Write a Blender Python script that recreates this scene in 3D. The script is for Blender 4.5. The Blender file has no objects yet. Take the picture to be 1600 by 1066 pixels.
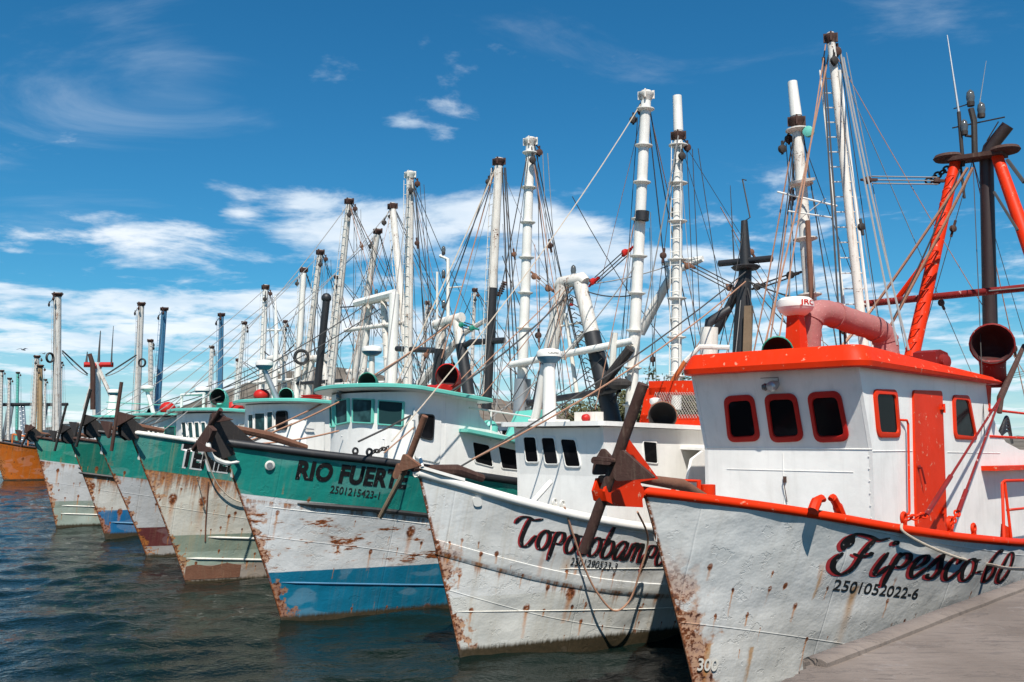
import bpy, bmesh, math, random
from mathutils import Vector, Matrix, noise as mnoise
random.seed(7)
sc = bpy.context.scene
col = sc.collection
R = math.radians

# ---------------------------------------------------------------- camera
FPX, CAMH, HOR = 1500.0, 3.7, 685.0
TH = math.atan((HOR - 533) / FPX)
cam_d = bpy.data.cameras.new("camera"); cam = bpy.data.objects.new("camera", cam_d); col.objects.link(cam)
cam.location = (0, 0, CAMH); cam.rotation_euler = (math.pi / 2 + TH, 0, 0)
cam_d.sensor_width = 36; cam_d.lens = 36 * FPX / 1600
cam_d.clip_start = 0.1; cam_d.clip_end = 6000
sc.camera = cam
CAM = Vector((0, 0, CAMH))
FW = Vector((0, math.cos(TH), math.sin(TH))); UP = Vector((0, -math.sin(TH), math.cos(TH))); RT = Vector((1, 0, 0))
def ray(px, py): return FW + RT * ((px - 800) / FPX) + UP * ((533 - py) / FPX)
def ground(px, py, z=0.0):
    r = ray(px, py); return CAM + r * ((z - CAMH) / r.z)
def at_depth(px, py, d): return CAM + ray(px, py) * d

# ---------------------------------------------------------------- node helper
class G:
    def __init__(s, tree): s.t = tree; s.N = tree.nodes; s.L = tree.links
    def put(s, sock, v):
        if v is None: return
        if isinstance(v, bpy.types.NodeSocket): s.L.new(v, sock)
        else:
            if sock.type == 'RGBA' and hasattr(v, '__len__') and len(v) == 3: v = (*v, 1)
            sock.default_value = v
    def math(s, op, a, b=None, c=None, clamp=False):
        n = s.N.new('ShaderNodeMath'); n.operation = op; n.use_clamp = clamp
        s.put(n.inputs[0], a); s.put(n.inputs[1], b); s.put(n.inputs[2], c); return n.outputs[0]
    def mul(s, a, b): return s.math('MULTIPLY', a, b)
    def add(s, a, b): return s.math('ADD', a, b)
    def sub(s, a, b): return s.math('SUBTRACT', a, b)
    def mx(s, a, b): return s.math('MAXIMUM', a, b)
    def sstep(s, v, a, b, lo=0.0, hi=1.0):
        n = s.N.new('ShaderNodeMapRange'); n.interpolation_type = 'SMOOTHSTEP'
        s.put(n.inputs[0], v); s.put(n.inputs[1], a); s.put(n.inputs[2], b); s.put(n.inputs[3], lo); s.put(n.inputs[4], hi)
        return n.outputs[0]
    def mix(s, f, a, b, mode='MIX'):
        n = s.N.new('ShaderNodeMix'); n.data_type = 'RGBA'; n.blend_type = mode
        s.put(n.inputs[0], f); s.put(n.inputs[6], a); s.put(n.inputs[7], b); return n.outputs[2]
    def noise(s, vec, scale, detail=4, rough=.55, dist=0.0):
        n = s.N.new('ShaderNodeTexNoise')
        s.put(n.inputs['Vector'], vec); n.inputs['Scale'].default_value = scale
        n.inputs['Detail'].default_value = detail; n.inputs['Roughness'].default_value = rough
        n.inputs['Distortion'].default_value = dist; return n.outputs[0]
    def vor(s, vec, scale, feature='F1'):
        n = s.N.new('ShaderNodeTexVoronoi'); n.feature = feature
        s.put(n.inputs['Vector'], vec); n.inputs['Scale'].default_value = scale; return n.outputs[0]
    def scale(s, vec, x, y, z):
        n = s.N.new('ShaderNodeVectorMath'); n.operation = 'MULTIPLY'; s.put(n.inputs[0], vec)
        n.inputs[1].default_value = (x, y, z); return n.outputs[0]
    def vadd(s, vec, v):
        n = s.N.new('ShaderNodeVectorMath'); n.operation = 'ADD'; s.put(n.inputs[0], vec); s.put(n.inputs[1], v); return n.outputs[0]
    def sep(s, vec):
        n = s.N.new('ShaderNodeSeparateXYZ'); s.put(n.inputs[0], vec); return n.outputs
    def comb(s, x, y, z=0.0):
        n = s.N.new('ShaderNodeCombineXYZ'); s.put(n.inputs[0], x); s.put(n.inputs[1], y); s.put(n.inputs[2], z); return n.outputs[0]
    def ramp(s, f, stops):
        n = s.N.new('ShaderNodeValToRGB'); e = n.color_ramp.elements
        while len(e) < len(stops): e.new(.5)
        for k, (p, c) in zip(e, stops): k.position = p; k.color = (*c, 1) if len(c) == 3 else c
        s.put(n.inputs[0], f); return n.outputs[0]
    def bump(s, h, strength, dist, nrm=None):
        n = s.N.new('ShaderNodeBump'); n.inputs['Strength'].default_value = strength; n.inputs['Distance'].default_value = dist
        s.put(n.inputs['Height'], h)
        if nrm is not None: s.put(n.inputs['Normal'], nrm)
        return n.outputs[0]
    def obj(s):
        n = s.N.new('ShaderNodeTexCoord'); return n.outputs['Object']
    def uv(s, name):
        n = s.N.new('ShaderNodeUVMap'); n.uv_map = name; return n.outputs[0]
def newmat(name):
    m = bpy.data.materials.new(name); m.use_nodes = True
    g = G(m.node_tree); b = m.node_tree.nodes['Principled BSDF']; return m, g, b

# ---------------------------------------------------------------- world, sun, exposure
SUN_TO = Vector((.02, -1.0, 1.34)).normalized()
SUN_EL = math.asin(SUN_TO.z); SUN_AZ = math.atan2(SUN_TO.x, SUN_TO.y)
w = bpy.data.worlds.new("World"); sc.world = w; w.use_nodes = True
g = G(w.node_tree); bg = w.node_tree.nodes['Background']
sky = g.N.new('ShaderNodeTexSky'); sky.sky_type = 'NISHITA'; sky.sun_disc = False
sky.sun_elevation = SUN_EL; sky.sun_rotation = SUN_AZ; sky.air_density = 1.0; sky.dust_density = 0.3; sky.ozone_density = 3.0
tc = g.N.new('ShaderNodeTexCoord'); dirv = tc.outputs['Generated']
dx, dy, dz = g.sep(dirv)
zc = g.mx(dz, 0.0)
k = g.math('DIVIDE', 1.0, g.add(zc, 0.10))
pc = g.comb(g.mul(dx, k), g.mul(dy, k), 0.0)
az = g.math('ARCTAN2', dx, dy)
n1 = g.noise(g.vadd(g.scale(pc, 1.0, 1.0, 1), (3.1, 7.7, 0)), 1.9, 10, .60, .3)
n2 = g.noise(g.vadd(pc, (11.0, 2.0, 4.0)), 7.0, 6, .6)
nn = g.add(g.mul(n1, .84), g.mul(n2, .16))
# cover: a low bank, banks of puffs and soft wisps, each with its own bearing and height
def blob(px, py, wx, wy, amp, tilt=0.0):
    a = g.math('DIVIDE', g.sub(az, (px - 800) / 1500), wx / 1500)
    e0 = g.sub(dz, (685 - py) / 1500)
    if tilt: e0 = g.add(e0, g.mul(g.sub(az, (px - 800) / 1500), tilt))
    e = g.math('DIVIDE', e0, wy / 1500)
    return g.mul(g.math('EXPONENT', g.mul(g.add(g.mul(a, a), g.mul(e, e)), -1.0)), amp)
cov = g.sstep(dz, .175, .10, .345, .525)
for bl in ((470, 322, 130, 26, .17, .12), (600, 355, 130, 36, .16, .1), (800, 345, 220, 48, .20, .2), (960, 385, 140, 34, .13, .2), (480, 390, 130, 28, .16, 0), (690, 405, 220, 44, .14, .05), (230, 385, 130, 32, .17, .1), (690, 228, 34, 20, .19, 0), (628, 212, 34, 12, .15, 0), (375, 350, 30, 11, .15, 0), (940, 310, 70, 18, .12, .1), (1180, 310, 150, 50, .10, .1), (130, 300, 260, 70, .07, 0), (1330, 400, 220, 80, .08, 0), (250, 485, 460, 60, .12, 0), (1010, 450, 280, 60, .09, 0)):
    cov = g.add(cov, blob(*bl))
thr = g.sub(1.0, cov)
puff = g.sstep(nn, g.add(thr, -.05), g.add(thr, .13))
wis = g.noise(g.vadd(g.scale(pc, .8, 1.1, 1), (5, 1, 9)), 1.25, 8, .62, .9)
wcov = None
for bl in ((60, 280, 330, 110, .20, 0), (240, 140, 150, 60, .13, .3), (330, 20, 200, 60, .11, 0), (1430, 60, 220, 130, .15, .3), (900, 40, 200, 60, .06, 0), (1150, 230, 250, 80, .08, 0)):
    e_ = blob(*bl); wcov = e_ if wcov is None else g.add(wcov, e_)
wthr = g.sub(.62, wcov)
wisp = g.mul(g.sstep(wis, wthr, g.add(wthr, .34)), .42)
haze = g.sstep(dz, 0.0, .13, .55, 0.0)
cl = g.math('MAXIMUM', g.mx(puff, wisp), haze)
hsv = g.N.new('ShaderNodeHueSaturation'); g.put(hsv.inputs['Color'], sky.outputs[0])
hsv.inputs['Saturation'].default_value = 1.25; hsv.inputs['Hue'].default_value = .488
skyc = g.mix(1.0, hsv.outputs[0], (.40, .88, 1.06), 'MULTIPLY')
cshade = g.noise(g.vadd(pc, (1, 5, 2)), 1.7, 5, .6)
ccol = g.mix(g.sstep(cshade, .3, .7), (7.0, 8.4, 9.8), (10.4, 10.8, 11.2))
g.put(bg.inputs['Color'], g.mix(g.mul(cl, .88), skyc, ccol))
bg.inputs['Strength'].default_value = 0.075
sun_d = bpy.data.lights.new("sun", 'SUN'); sun_d.energy = 5.0; sun_d.angle = R(.53); sun_d.color = (1, .95, .87)
sun = bpy.data.objects.new("sun", sun_d); col.objects.link(sun)
sun.rotation_euler = SUN_TO.to_track_quat('Z', 'Y').to_euler(); sun.location = (0, -20, 60)
sc.view_settings.view_transform = 'Standard'; sc.view_settings.look = 'None'
sc.view_settings.exposure = 0.42; sc.view_settings.gamma = 1.0
sc.render.engine = 'CYCLES'; sc.cycles.max_bounces = 6; sc.cycles.caustics_reflective = False; sc.cycles.caustics_refractive = False

# ---------------------------------------------------------------- materials
RUST_D, RUST_L = (.05, .015, .008), (.27, .085, .022)
def paint(name, c, rough=.45, rust=.0, dirt=.2, bump=.25, sc_=1.0, metal=0.0, chip=None, spec=.5):
    m, g, b = newmat(name)
    inf = g.N.new('ShaderNodeObjectInfo')
    v = g.vadd(g.obj(), g.comb(g.mul(inf.outputs['Random'], 17.0), g.mul(inf.outputs['Random'], 9.0), 0.0))
    a = g.noise(v, 1.3 * sc_, 6, .6); f = g.noise(v, 9 * sc_, 7, .62); st = g.noise(g.scale(v, 7, 7, .55), 1.0 * sc_, 5, .6)
    base = g.mix(g.sstep(a, .3, .75), c, tuple(x * .86 for x in c))
    if dirt:
        base = g.mix(g.mul(g.sstep(st, .48, .78), dirt), base, (.22, .17, .12))
    if chip:
        base = g.mix(g.sstep(f, .635, .66), base, chip)
    if rust > 0:
        t = .78 - rust * .36
        rm = g.sstep(g.add(g.mul(f, .55), g.mul(a, .45)), t, t + .05)
        rs = g.mul(g.sstep(g.add(g.mul(st, .7), g.mul(a, .3)), t - .03, t + .13), .75)
        rc = g.mix(g.sstep(f, .35, .7), RUST_L, RUST_D)
        base = g.mix(rs, base, (.33, .14, .05)); base = g.mix(rm, base, rc)
        g.put(b.inputs['Roughness'], g.mix(rm, (rough,) * 3, (.85,) * 3))
    else: b.inputs['Roughness'].default_value = rough
    b.inputs['Metallic'].default_value = metal; b.inputs['Specular IOR Level'].default_value = spec
    g.put(b.inputs['Base Color'], base)
    g.put(b.inputs['Normal'], g.bump(g.add(g.mul(f, .35), a), bump, .02))
    return m
M = {}
M['white'] = paint('white paint', (.77, .745, .69), .42, .04, .16)
M['white_rust'] = paint('rusty white paint', (.72, .69, .62), .5, .42, .35, .4, 1.6)
M['cabin_white'] = paint('cabin white paint', (.82, .80, .755), .4, .06, .14, .4)
M['cabin_cream'] = paint('cabin cream paint', (.70, .68, .60), .45, .1, .25, .2)
M['boom_white'] = paint('boom white paint', (.75, .725, .67), .45, .36, .25, .3, 1.3)
M['boom_rust'] = paint('boom rusted white', (.67, .63, .57), .55, .58, .35, .4, 2.2)
M['black'] = paint('black paint', (.018, .018, .02), .5, .12, .08, .3)
M['black_clean'] = paint('black rubber paint', (.016, .016, .017), .55, .0, .1, .3)
M['rustblack'] = paint('sooty brown paint', (.030, .015, .013), .5, .2, .1, .3)
M['maroon_in'] = paint('cowl maroon inside', (.045, .008, .008), .8, 0, .1, .2)
M['redor'] = paint('red orange paint', (.66, .030, .003), .5, .16, .04, .35, 1.0, 0, (.58, .24, .15), .16)
M['red'] = paint('red paint', (.46, .016, .012), .45, .08, .04, .2, 1.0, 0, None, .2)
M['darkred'] = paint('dark red paint', (.19, .014, .012), .5, .12, .08, .25, 1.0, 0, (.42, .24, .21), .25)
M['pink'] = paint('faded red paint', (.36, .13, .12), .7, .28, .35, .9, 2.5, 0, (.55, .30, .27))
M['teal'] = paint('pale teal paint', (.13, .50, .41), .45, .04, .12)
M['green'] = paint('dark green paint', (.014, .20, .135), .45, .05, .1)
M['dome_blue'] = paint('radome blue', (.022, .115, .19), .45, 0, .1)
M['blue'] = paint('boom blue paint', (.06, .20, .34), .5, .3, .2)
M['rust'] = paint('rusted iron', (.055, .022, .015), .85, .26, .3, .8, 3)
M['rust_l'] = paint('rusted pale iron', (.17, .072, .04), .85, .5, .3, .8, 3)
M['darkiron'] = paint('dark iron', (.025, .02, .018), .75, .10, .2, .6, 3)
M['steel'] = paint('galvanised steel', (.42, .43, .44), .38, .08, .2, .2, 1, .6)
M['orange'] = paint('orange fender', (.60, .16, .035), .5, .05, .15)
M['ochre'] = paint('ochre boat paint', (.52, .27, .05), .5, .2, .3)
M['tan'] = paint('tan boom paint', (.42, .28, .15), .6, .3, .3)
M['wood'] = paint('weathered wood', (.22, .15, .09), .8, .0, .4, .6, 3)
M['rope'] = paint('pale rope', (.50, .42, .33), .9, 0, .2, .6, 6)
M['rope_r'] = paint('rust stained rope', (.36, .19, .12), .9, .2, .2, .6, 6)
M['rope_d'] = paint('dark wire', (.05, .047, .045), .6, .15, .1, .3, 6)
M['rope_g'] = paint('grey wire', (.26, .25, .24), .6, .2, .1, .3, 6)
M['letter_black'] = paint('black sign paint', (.012, .012, .013), .4, 0, .05, .15, 2, 0, (.25, .23, .22))
M['letter_red'] = paint('red sign paint', (.40, .03, .035), .5, 0, .1, .15, 2)
M['letter_white'] = paint('white sign paint', (.70, .70, .68), .5, 0, .1, .15, 2)
M['number_black'] = paint('black number paint', (.02, .02, .02), .5, 0, .05, .15)
M['hollow'] = paint('cowl inside', (.012, .010, .010), .8, 0, .0, .1)
M['foil'] = paint('grey mesh wire', (.33, .30, .27), .6, .3, .2, .2, 4)
def glass(name, c, rough=.12):
    m, g, b = newmat(name)
    v = g.obj(); n = g.noise(v, 1.6, 3)
    g.put(b.inputs['Base Color'], g.mix(g.sstep(n, .5, .62), c, tuple(x * 2.2 for x in c)))
    b.inputs['Roughness'].default_value = rough; b.inputs['IOR'].default_value = 1.4
    b.inputs['Specular IOR Level'].default_value = .045
    g.put(b.inputs['Normal'], g.bump(g.noise(v, 2.2, 2), .06, .03)); return m
M['glass'] = glass('dark cabin glass', (.006, .006, .007))
M['glass_teal'] = glass('teal tinted glass', (.016, .042, .045))
m_, g_, b_ = newmat('clear lamp glass'); b_.inputs['Base Color'].default_value = (.14, .15, .15, 1); b_.inputs['Roughness'].default_value = .08
b_.inputs['Transmission Weight'].default_value = .5; M['lamp'] = m_

def hullmat(name, bands, topcol, rust=.4, lines=(), stem=.5, spots=.4, scum=.16, streak_top=0.0, pit=.25, patch=0.0, wash=0.0, seam=True, dirtc=(.30, .22, .13), dirt=.35, seed=0.0):
    """bands: list of ('d', depth below sheer, colour) or ('z', height, colour), painted in order."""
    m, g, b = newmat(name)
    ua = g.uv('pos'); ub = g.uv('rel')
    x, z, _ = g.sep(ua); ds, dh, _ = g.sep(ub)
    v2 = g.vadd(ua, (seed, seed * .7, seed))
    big = g.noise(v2, .8, 5, .6); mid = g.noise(v2, 3.2, 8, .62); fin = g.noise(v2, 14, 6, .65)
    stv = g.scale(v2, 5.5, .28, 1); st = g.noise(stv, 1.0, 6, .62); st2 = g.noise(g.scale(v2, 17, .5, 1), 1.0, 4, .6)
    wob = g.mul(g.sub(mid, .5), .03)
    c = g.mix(1.0, topcol, topcol)
    for kind, val, cc in bands:
        if kind == 'd': f = g.sstep(g.add(dh, wob), val - .006, val + .006)
        else: f = g.sstep(g.add(z, wob), val + .008, val - .008)
        c = g.mix(f, c, cc)
    # paint variation and grime
    c = g.mix(g.sstep(big, .35, .75, 0, .32), c, (.55, .52, .46), 'MULTIPLY')
    c = g.mix(g.mul(g.sstep(g.add(g.mul(st, .6), g.mul(st2, .4)), .46, .72), dirt), c, dirtc)
    # repainted patches
    pt = g.noise(g.scale(v2, .5, 1.1, 1), 1.7, 2, .4)
    c = g.mix(g.sstep(pt, .56, .585, 0, .07), c, (.8, .8, .8))
    # rust: spots, streaks below the lines, the stem
    r = g.mul(g.sstep(g.add(g.mul(mid, .62), g.mul(fin, .38)), .74 - spots * .2, .78 - spots * .2), 1.0)
    halo = g.mul(g.sstep(g.add(g.mul(mid, .7), g.mul(st, .3)), .66 - spots * .18, .80 - spots * .18), .55)
    streak = g.mul(g.sstep(g.add(g.mul(st, .66), g.mul(st2, .34)), .60 - rust * .19, .76 - rust * .19), 1.0)
    def runs(sx, sz, density, size, length, sd):
        wv = g.vadd(g.scale(v2, sx, sz, 1), (sd, sd * 1.7, 0)); n = g.N.new('ShaderNodeTexVoronoi'); n.voronoi_dimensions = '2D'
        g.put(n.inputs['Vector'], wv); n.inputs['Scale'].default_value = 1.0
        wx, wz, _ = g.sep(wv); px_, pz_, _ = g.sep(n.outputs['Position']); c1, c2, c3 = g.sep(n.outputs['Color'])
        ex = g.add(g.math('DIVIDE', g.sub(wx, px_), sx), g.mul(g.sub(fin, .5), .05)); ez = g.add(g.math('DIVIDE', g.sub(wz, pz_), sz), g.mul(g.sub(mid, .5), .10))
        act = g.sstep(c1, 1 - density, 1 - density + .05)
        rad = g.mul(g.add(.25, g.mul(c2, c2)), size)
        dist = g.math('SQRT', g.add(g.mul(ex, ex), g.mul(g.mul(ez, ez), .45)))
        spot = g.mul(g.sstep(g.math('DIVIDE', dist, rad), 1.25, .7), act)
        wd = g.mul(g.mul(rad, .95), g.add(.35, g.mul(st2, 1.2)))
        below = g.mul(g.sstep(ez, .02, -.02), g.math('EXPONENT', g.math('DIVIDE', ez, g.mul(g.add(.3, c3), length))))
        run = g.mul(g.mul(g.mul(g.sstep(g.math('ABSOLUTE', ex), wd, 0.0), below), act), g.sstep(ez, .15, 0))
        return spot, run
    s1, q1 = runs(1.5, 1.1, .25 + spots * .9, .085, .5, seed); s2, q2 = runs(4.2, 3.1, .1 + spots * .8, .030, .28, seed + 5)
    below_line = g.sstep(dh, .55, .95)
    if wash:
        s3, q3 = runs(.62, .55, wash, .16, 1.1, seed + 11)
        wm = g.mul(g.mul(q3, below_line), g.sstep(g.add(g.mul(st2, .6), g.mul(st, .4)), .30, .54))
        c = g.mix(g.math('MINIMUM', g.mul(wm, 1.5), .8), c, g.mix(st, (.52, .31, .12), (.36, .15, .04)))
    spotm = g.mul(g.mx(s1, s2), below_line); runm = g.mul(g.mx(q1, q2), below_line)
    pn = g.noise(g.scale(v2, 1.0, 3.4, 1), 1.5, 9, .68); pz = g.mul(g.sstep(dh, .95, 1.25), g.sstep(z, .95, 1.15))
    pat = g.mul(g.sstep(pn, .74 - patch * .2, .765 - patch * .2), pz); phalo = g.mul(g.sstep(pn, .69 - patch * .2, .77 - patch * .2), pz)
    tot = None
    for lo, length in lines:
        e = g.mul(g.sstep(dh, lo - .01, lo + .02), g.sstep(dh, lo + .02, lo + length, 1, 0))
        e = g.mul(e, g.sstep(g.add(g.add(g.mul(st, .66), g.mul(st2, .34)), g.sstep(dh, lo, lo + length * .45, .10, -.05)), .60 - rust * .19, .76 - rust * .19))
        tot = e if tot is None else g.mx(tot, e)
    sm = g.sstep(g.add(ds, g.mul(g.sub(mid, .5), 1.5)), stem * .8, stem * .55, 0, 1)
    smz = g.sstep(dh, .5, 1.6)
    stemm = g.mul(g.mul(sm, smz), g.sstep(g.add(g.mul(fin, .6), g.mul(mid, .4)), .47, .52))
    edge = g.mul(g.sstep(ds, .05, .015), g.sstep(fin, .36, .5))
    orange = g.mix(g.sstep(fin, .35, .62), (.44, .155, .03), (.20, .055, .014))
    c = g.mix(g.mul(halo, .6), c, (.55, .28, .08)); c = g.mix(g.mul(phalo, .5 if patch else 0.0), c, (.42, .19, .07))
    if tot is not None: c = g.mix(g.mul(tot, .88), c, orange)
    c = g.mix(g.math('MINIMUM', g.mul(runm, 1.0), .85), c, (.50, .185, .035))
    sm2 = g.mul(g.sstep(g.add(ds, g.mul(g.sub(mid, .5), 1.8)), stem * 1.1, stem * .55, 0, .7), smz)
    c = g.mix(sm2, c, g.mix(g.sstep(fin, .4, .6), (.47, .185, .04), (.30, .085, .018)))
    rr = g.mx(g.mx(r, stemm), edge)
    rr = g.mx(rr, g.mul(spotm, g.sstep(fin, .30, .5)))
    if patch: rr = g.mx(rr, pat)
    c = g.mix(rr, c, g.mix(g.sstep(fin, .42, .66), (.25, .066, .012), (.05, .015, .007)))
    # weed and scum at the waterline
    wl = g.sstep(g.add(z, g.mul(g.sub(st2, .5), .16)), scum + .04, scum - .06)
    c = g.mix(wl, c, g.mix(fin, (.02, .02, .012), (.085, .06, .035)))
    g.put(b.inputs['Base Color'], c)
    g.put(b.inputs['Roughness'], g.mix(rr, (.40, .40, .40), (.9, .9, .9)))
    b.inputs['Specular IOR Level'].default_value = .4
    h = g.add(g.mul(big, 1.9), g.mul(mid, pit))
    dent = g.mul(g.sstep(g.vor(v2, 1.15), 0.0, .5), .9)
    h = g.add(h, dent)
    if seam:
        sx = g.math('PINGPONG', g.add(x, .45), 1.15); sx = g.sstep(sx, .0, .02, .0, .22)
        sz = g.math('PINGPONG', g.add(dh, g.mul(x, -.03)), .86); sz = g.sstep(sz, 0, .016, .26, 0)
        h = g.add(h, g.add(sx, sz))
    h = g.add(h, g.mul(g.sstep(mid, .58, .63), -.10 * (1 + pit * 4)))
    n1 = g.bump(h, .55, .035)
    g.put(b.inputs['Normal'], g.bump(g.add(fin, g.mul(rr, .8)), .13, .01, n1))
    return m

# ---------------------------------------------------------------- mesh builder
class MB:
    def __init__(s): s.bm = bmesh.new(); s.mi = 0
    def f(s, vs):
        try: fc = s.bm.faces.new(vs); fc.material_index = s.mi; return fc
        except ValueError: return None
    def v(s, p): return s.bm.verts.new(p)
    def grid(s, rows, closed=False):
        V = [[s.v(p) for p in r] for r in rows]
        for i in range(len(V) - 1):
            n = len(V[i])
            for j in range(n if closed else n - 1):
                s.f((V[i][j], V[i][(j + 1) % n], V[i + 1][(j + 1) % n], V[i + 1][j]))
        return V
    def tube(s, pts, r, n=8, cap=True, rot=0.0):
        pts = [Vector(p) for p in pts]
        rs = r if hasattr(r, '__len__') else [r] * len(pts)
        d0 = (pts[1] - pts[0]).normalized()
        a = d0.orthogonal().normalized()
        if abs(d0.z) > .5: a = (Vector((1, 0, 0)) - d0 * d0.x).normalized()
        rows = []
        for i, p in enumerate(pts):
            d = (pts[min(i + 1, len(pts) - 1)] - pts[max(i - 1, 0)]).normalized()
            a = (a - d * a.dot(d)).normalized(); b = d.cross(a)
            rows.append([p + (a * math.cos(rot + 2 * math.pi * k / n) + b * math.sin(rot + 2 * math.pi * k / n)) * rs[i] for k in range(n)])
        V = s.grid(rows, True)
        if cap: s.f(V[0][::-1]); s.f(V[-1])
        return V
    def lathe(s, base, axis, prof, n=16):
        base = Vector(base); ax = Vector(axis).normalized(); a = ax.orthogonal().normalized(); b = ax.cross(a)
        rows = [[base + ax * h + (a * math.cos(2 * math.pi * k / n) + b * math.sin(2 * math.pi * k / n)) * max(r, .0005) for k in range(n)] for r, h in prof]
        V = s.grid(rows, True); s.f(V[0][::-1]); s.f(V[-1]); return V
    def box(s, c, size, rz=0.0, mat=None):
        c = Vector(c); hx, hy, hz = [q / 2 for q in size]
        mtx = mat or Matrix.Rotation(rz, 3, 'Z')
        P = [c + mtx @ Vector((sx * hx, sy * hy, sz * hz)) for sx in (-1, 1) for sy in (-1, 1) for sz in (-1, 1)]
        s.hexa(P)
    def hexa(s, P):
        V = [s.v(p) for p in P]
        for q in ((0, 1, 3, 2), (4, 6, 7, 5), (0, 4, 5, 1), (2, 3, 7, 6), (0, 2, 6, 4), (1, 5, 7, 3)): s.f([V[i] for i in q])
    def bar(s, p, q, w, h, up=(0, 0, 1)):
        p, q = Vector(p), Vector(q); d = (q - p).normalized(); u = Vector(up); a = d.cross(u).normalized(); b = a.cross(d)
        s.hexa([o + a * sa * w / 2 + b * sb * h / 2 for o in (p, q) for sa in (-1, 1) for sb in (-1, 1)])
    def prism(s, pts, ext):
        ext = Vector(ext); lo = [s.v(p) for p in pts]; hi = [s.v(Vector(p) + ext) for p in pts]; n = len(pts)
        s.f(lo[::-1]); s.f(hi)
        for i in range(n): s.f((lo[i], lo[(i + 1) % n], hi[(i + 1) % n], hi[i]))
    def ball(s, c, r, n=12, sq=(1, 1, 1)):
        c = Vector(c); m = max(n // 2, 4)
        rows = [[c + Vector((math.sin(math.pi * i / m) * math.cos(2 * math.pi * k / n) * r * sq[0], math.sin(math.pi * i / m) * math.sin(2 * math.pi * k / n) * r * sq[1], math.cos(math.pi * i / m) * r * sq[2])) for k in range(n)] for i in range(1, m)]
        V = s.grid(rows, True); t = s.v(c + Vector((0, 0, r * sq[2]))); bt = s.v(c - Vector((0, 0, r * sq[2])))
        for k in range(n): s.f((t, V[0][(k + 1) % n], V[0][k])); s.f((bt, V[-1][k], V[-1][(k + 1) % n]))
    def build(s, name, mat, parent=None, smooth=True, ang=38, recalc=True):
        bm = s.bm
        if recalc: bmesh.ops.recalc_face_normals(bm, faces=bm.faces[:])
        if smooth:
            lim = R(ang)
            for fc in bm.faces: fc.smooth = True
            for e in bm.edges:
                if len(e.link_faces) == 2 and e.calc_face_angle(0) > lim: e.smooth = False
        me = bpy.data.meshes.new(name); bm.to_mesh(me); bm.free()
        for mm in (mat if isinstance(mat, (list, tuple)) else [mat]): me.materials.append(M[mm] if isinstance(mm, str) else mm)
        o = bpy.data.objects.new(name, me); col.objects.link(o)
        if parent: o.parent = parent
        return o
def tag(o, label=None, cat=None, group=None, kind=None):
    if label: o['label'] = label
    if cat: o['category'] = cat
    if group: o['group'] = group
    if kind: o['kind'] = kind
    return o
def empty(name, loc=(0, 0, 0), rz=0.0):
    o = bpy.data.objects.new(name, None); col.objects.link(o); o.location = loc; o.rotation_euler = (0, 0, rz); o.empty_display_size = .3; return o
def lerp(a, b, t): return a + (b - a) * t
def table(tb, x):
    if x <= tb[0][0]: return tb[0][1]
    for (x0, y0), (x1, y1) in zip(tb, tb[1:]):
        if x <= x1:
            t = (x - x0) / (x1 - x0); return lerp(y0, y1, t)
    return tb[-1][1]
def smooth_table(tb):
    xs = [tb[0][0] + (tb[-1][0] - tb[0][0]) * i / 120 for i in range(121)]
    ys = [table(tb, x) for x in xs]
    for _ in range(10): ys = [ys[0]] + [(ys[i - 1] + ys[i] * 2 + ys[i + 1]) / 4 for i in range(1, 120)] + [ys[-1]]
    return list(zip(xs, ys))
def spline(pts, n=8, closed=False):
    P = [Vector(p) for p in pts]; out = []; N = len(P)
    for i in range(N if closed else N - 1):
        if closed: p0, p1, p2, p3 = P[(i - 1) % N], P[i], P[(i + 1) % N], P[(i + 2) % N]
        else: p0, p1, p2, p3 = P[max(i - 1, 0)], P[i], P[i + 1], P[min(i + 2, N - 1)]
        for k in range(n):
            t = k / n
            out.append(.5 * ((2 * p1) + (p2 - p0) * t + (2 * p0 - 5 * p1 + 4 * p2 - p3) * t * t + (3 * p1 - p0 - 3 * p2 + p3) * t ** 3))
    if not closed: out.append(P[-1])
    return out
def rope_pts(p, q, sag, n=14):
    p, q = Vector(p), Vector(q)
    return [p.lerp(q, i / n) - Vector((0, 0, sag * 4 * (i / n) * (1 - i / n))) for i in range(n + 1)]
def rounded(corners, r, n=5):
    C = [Vector(c) for c in corners]; out = []; N = len(C)
    for i in range(N):
        p, c, q = C[i - 1], C[i], C[(i + 1) % N]
        a = c + (p - c).normalized() * r; b = c + (q - c).normalized() * r
        for k in range(n + 1):
            t = k / n; out.append(a * (1 - t) ** 2 + c * 2 * t * (1 - t) + b * t * t)
    return out

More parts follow.
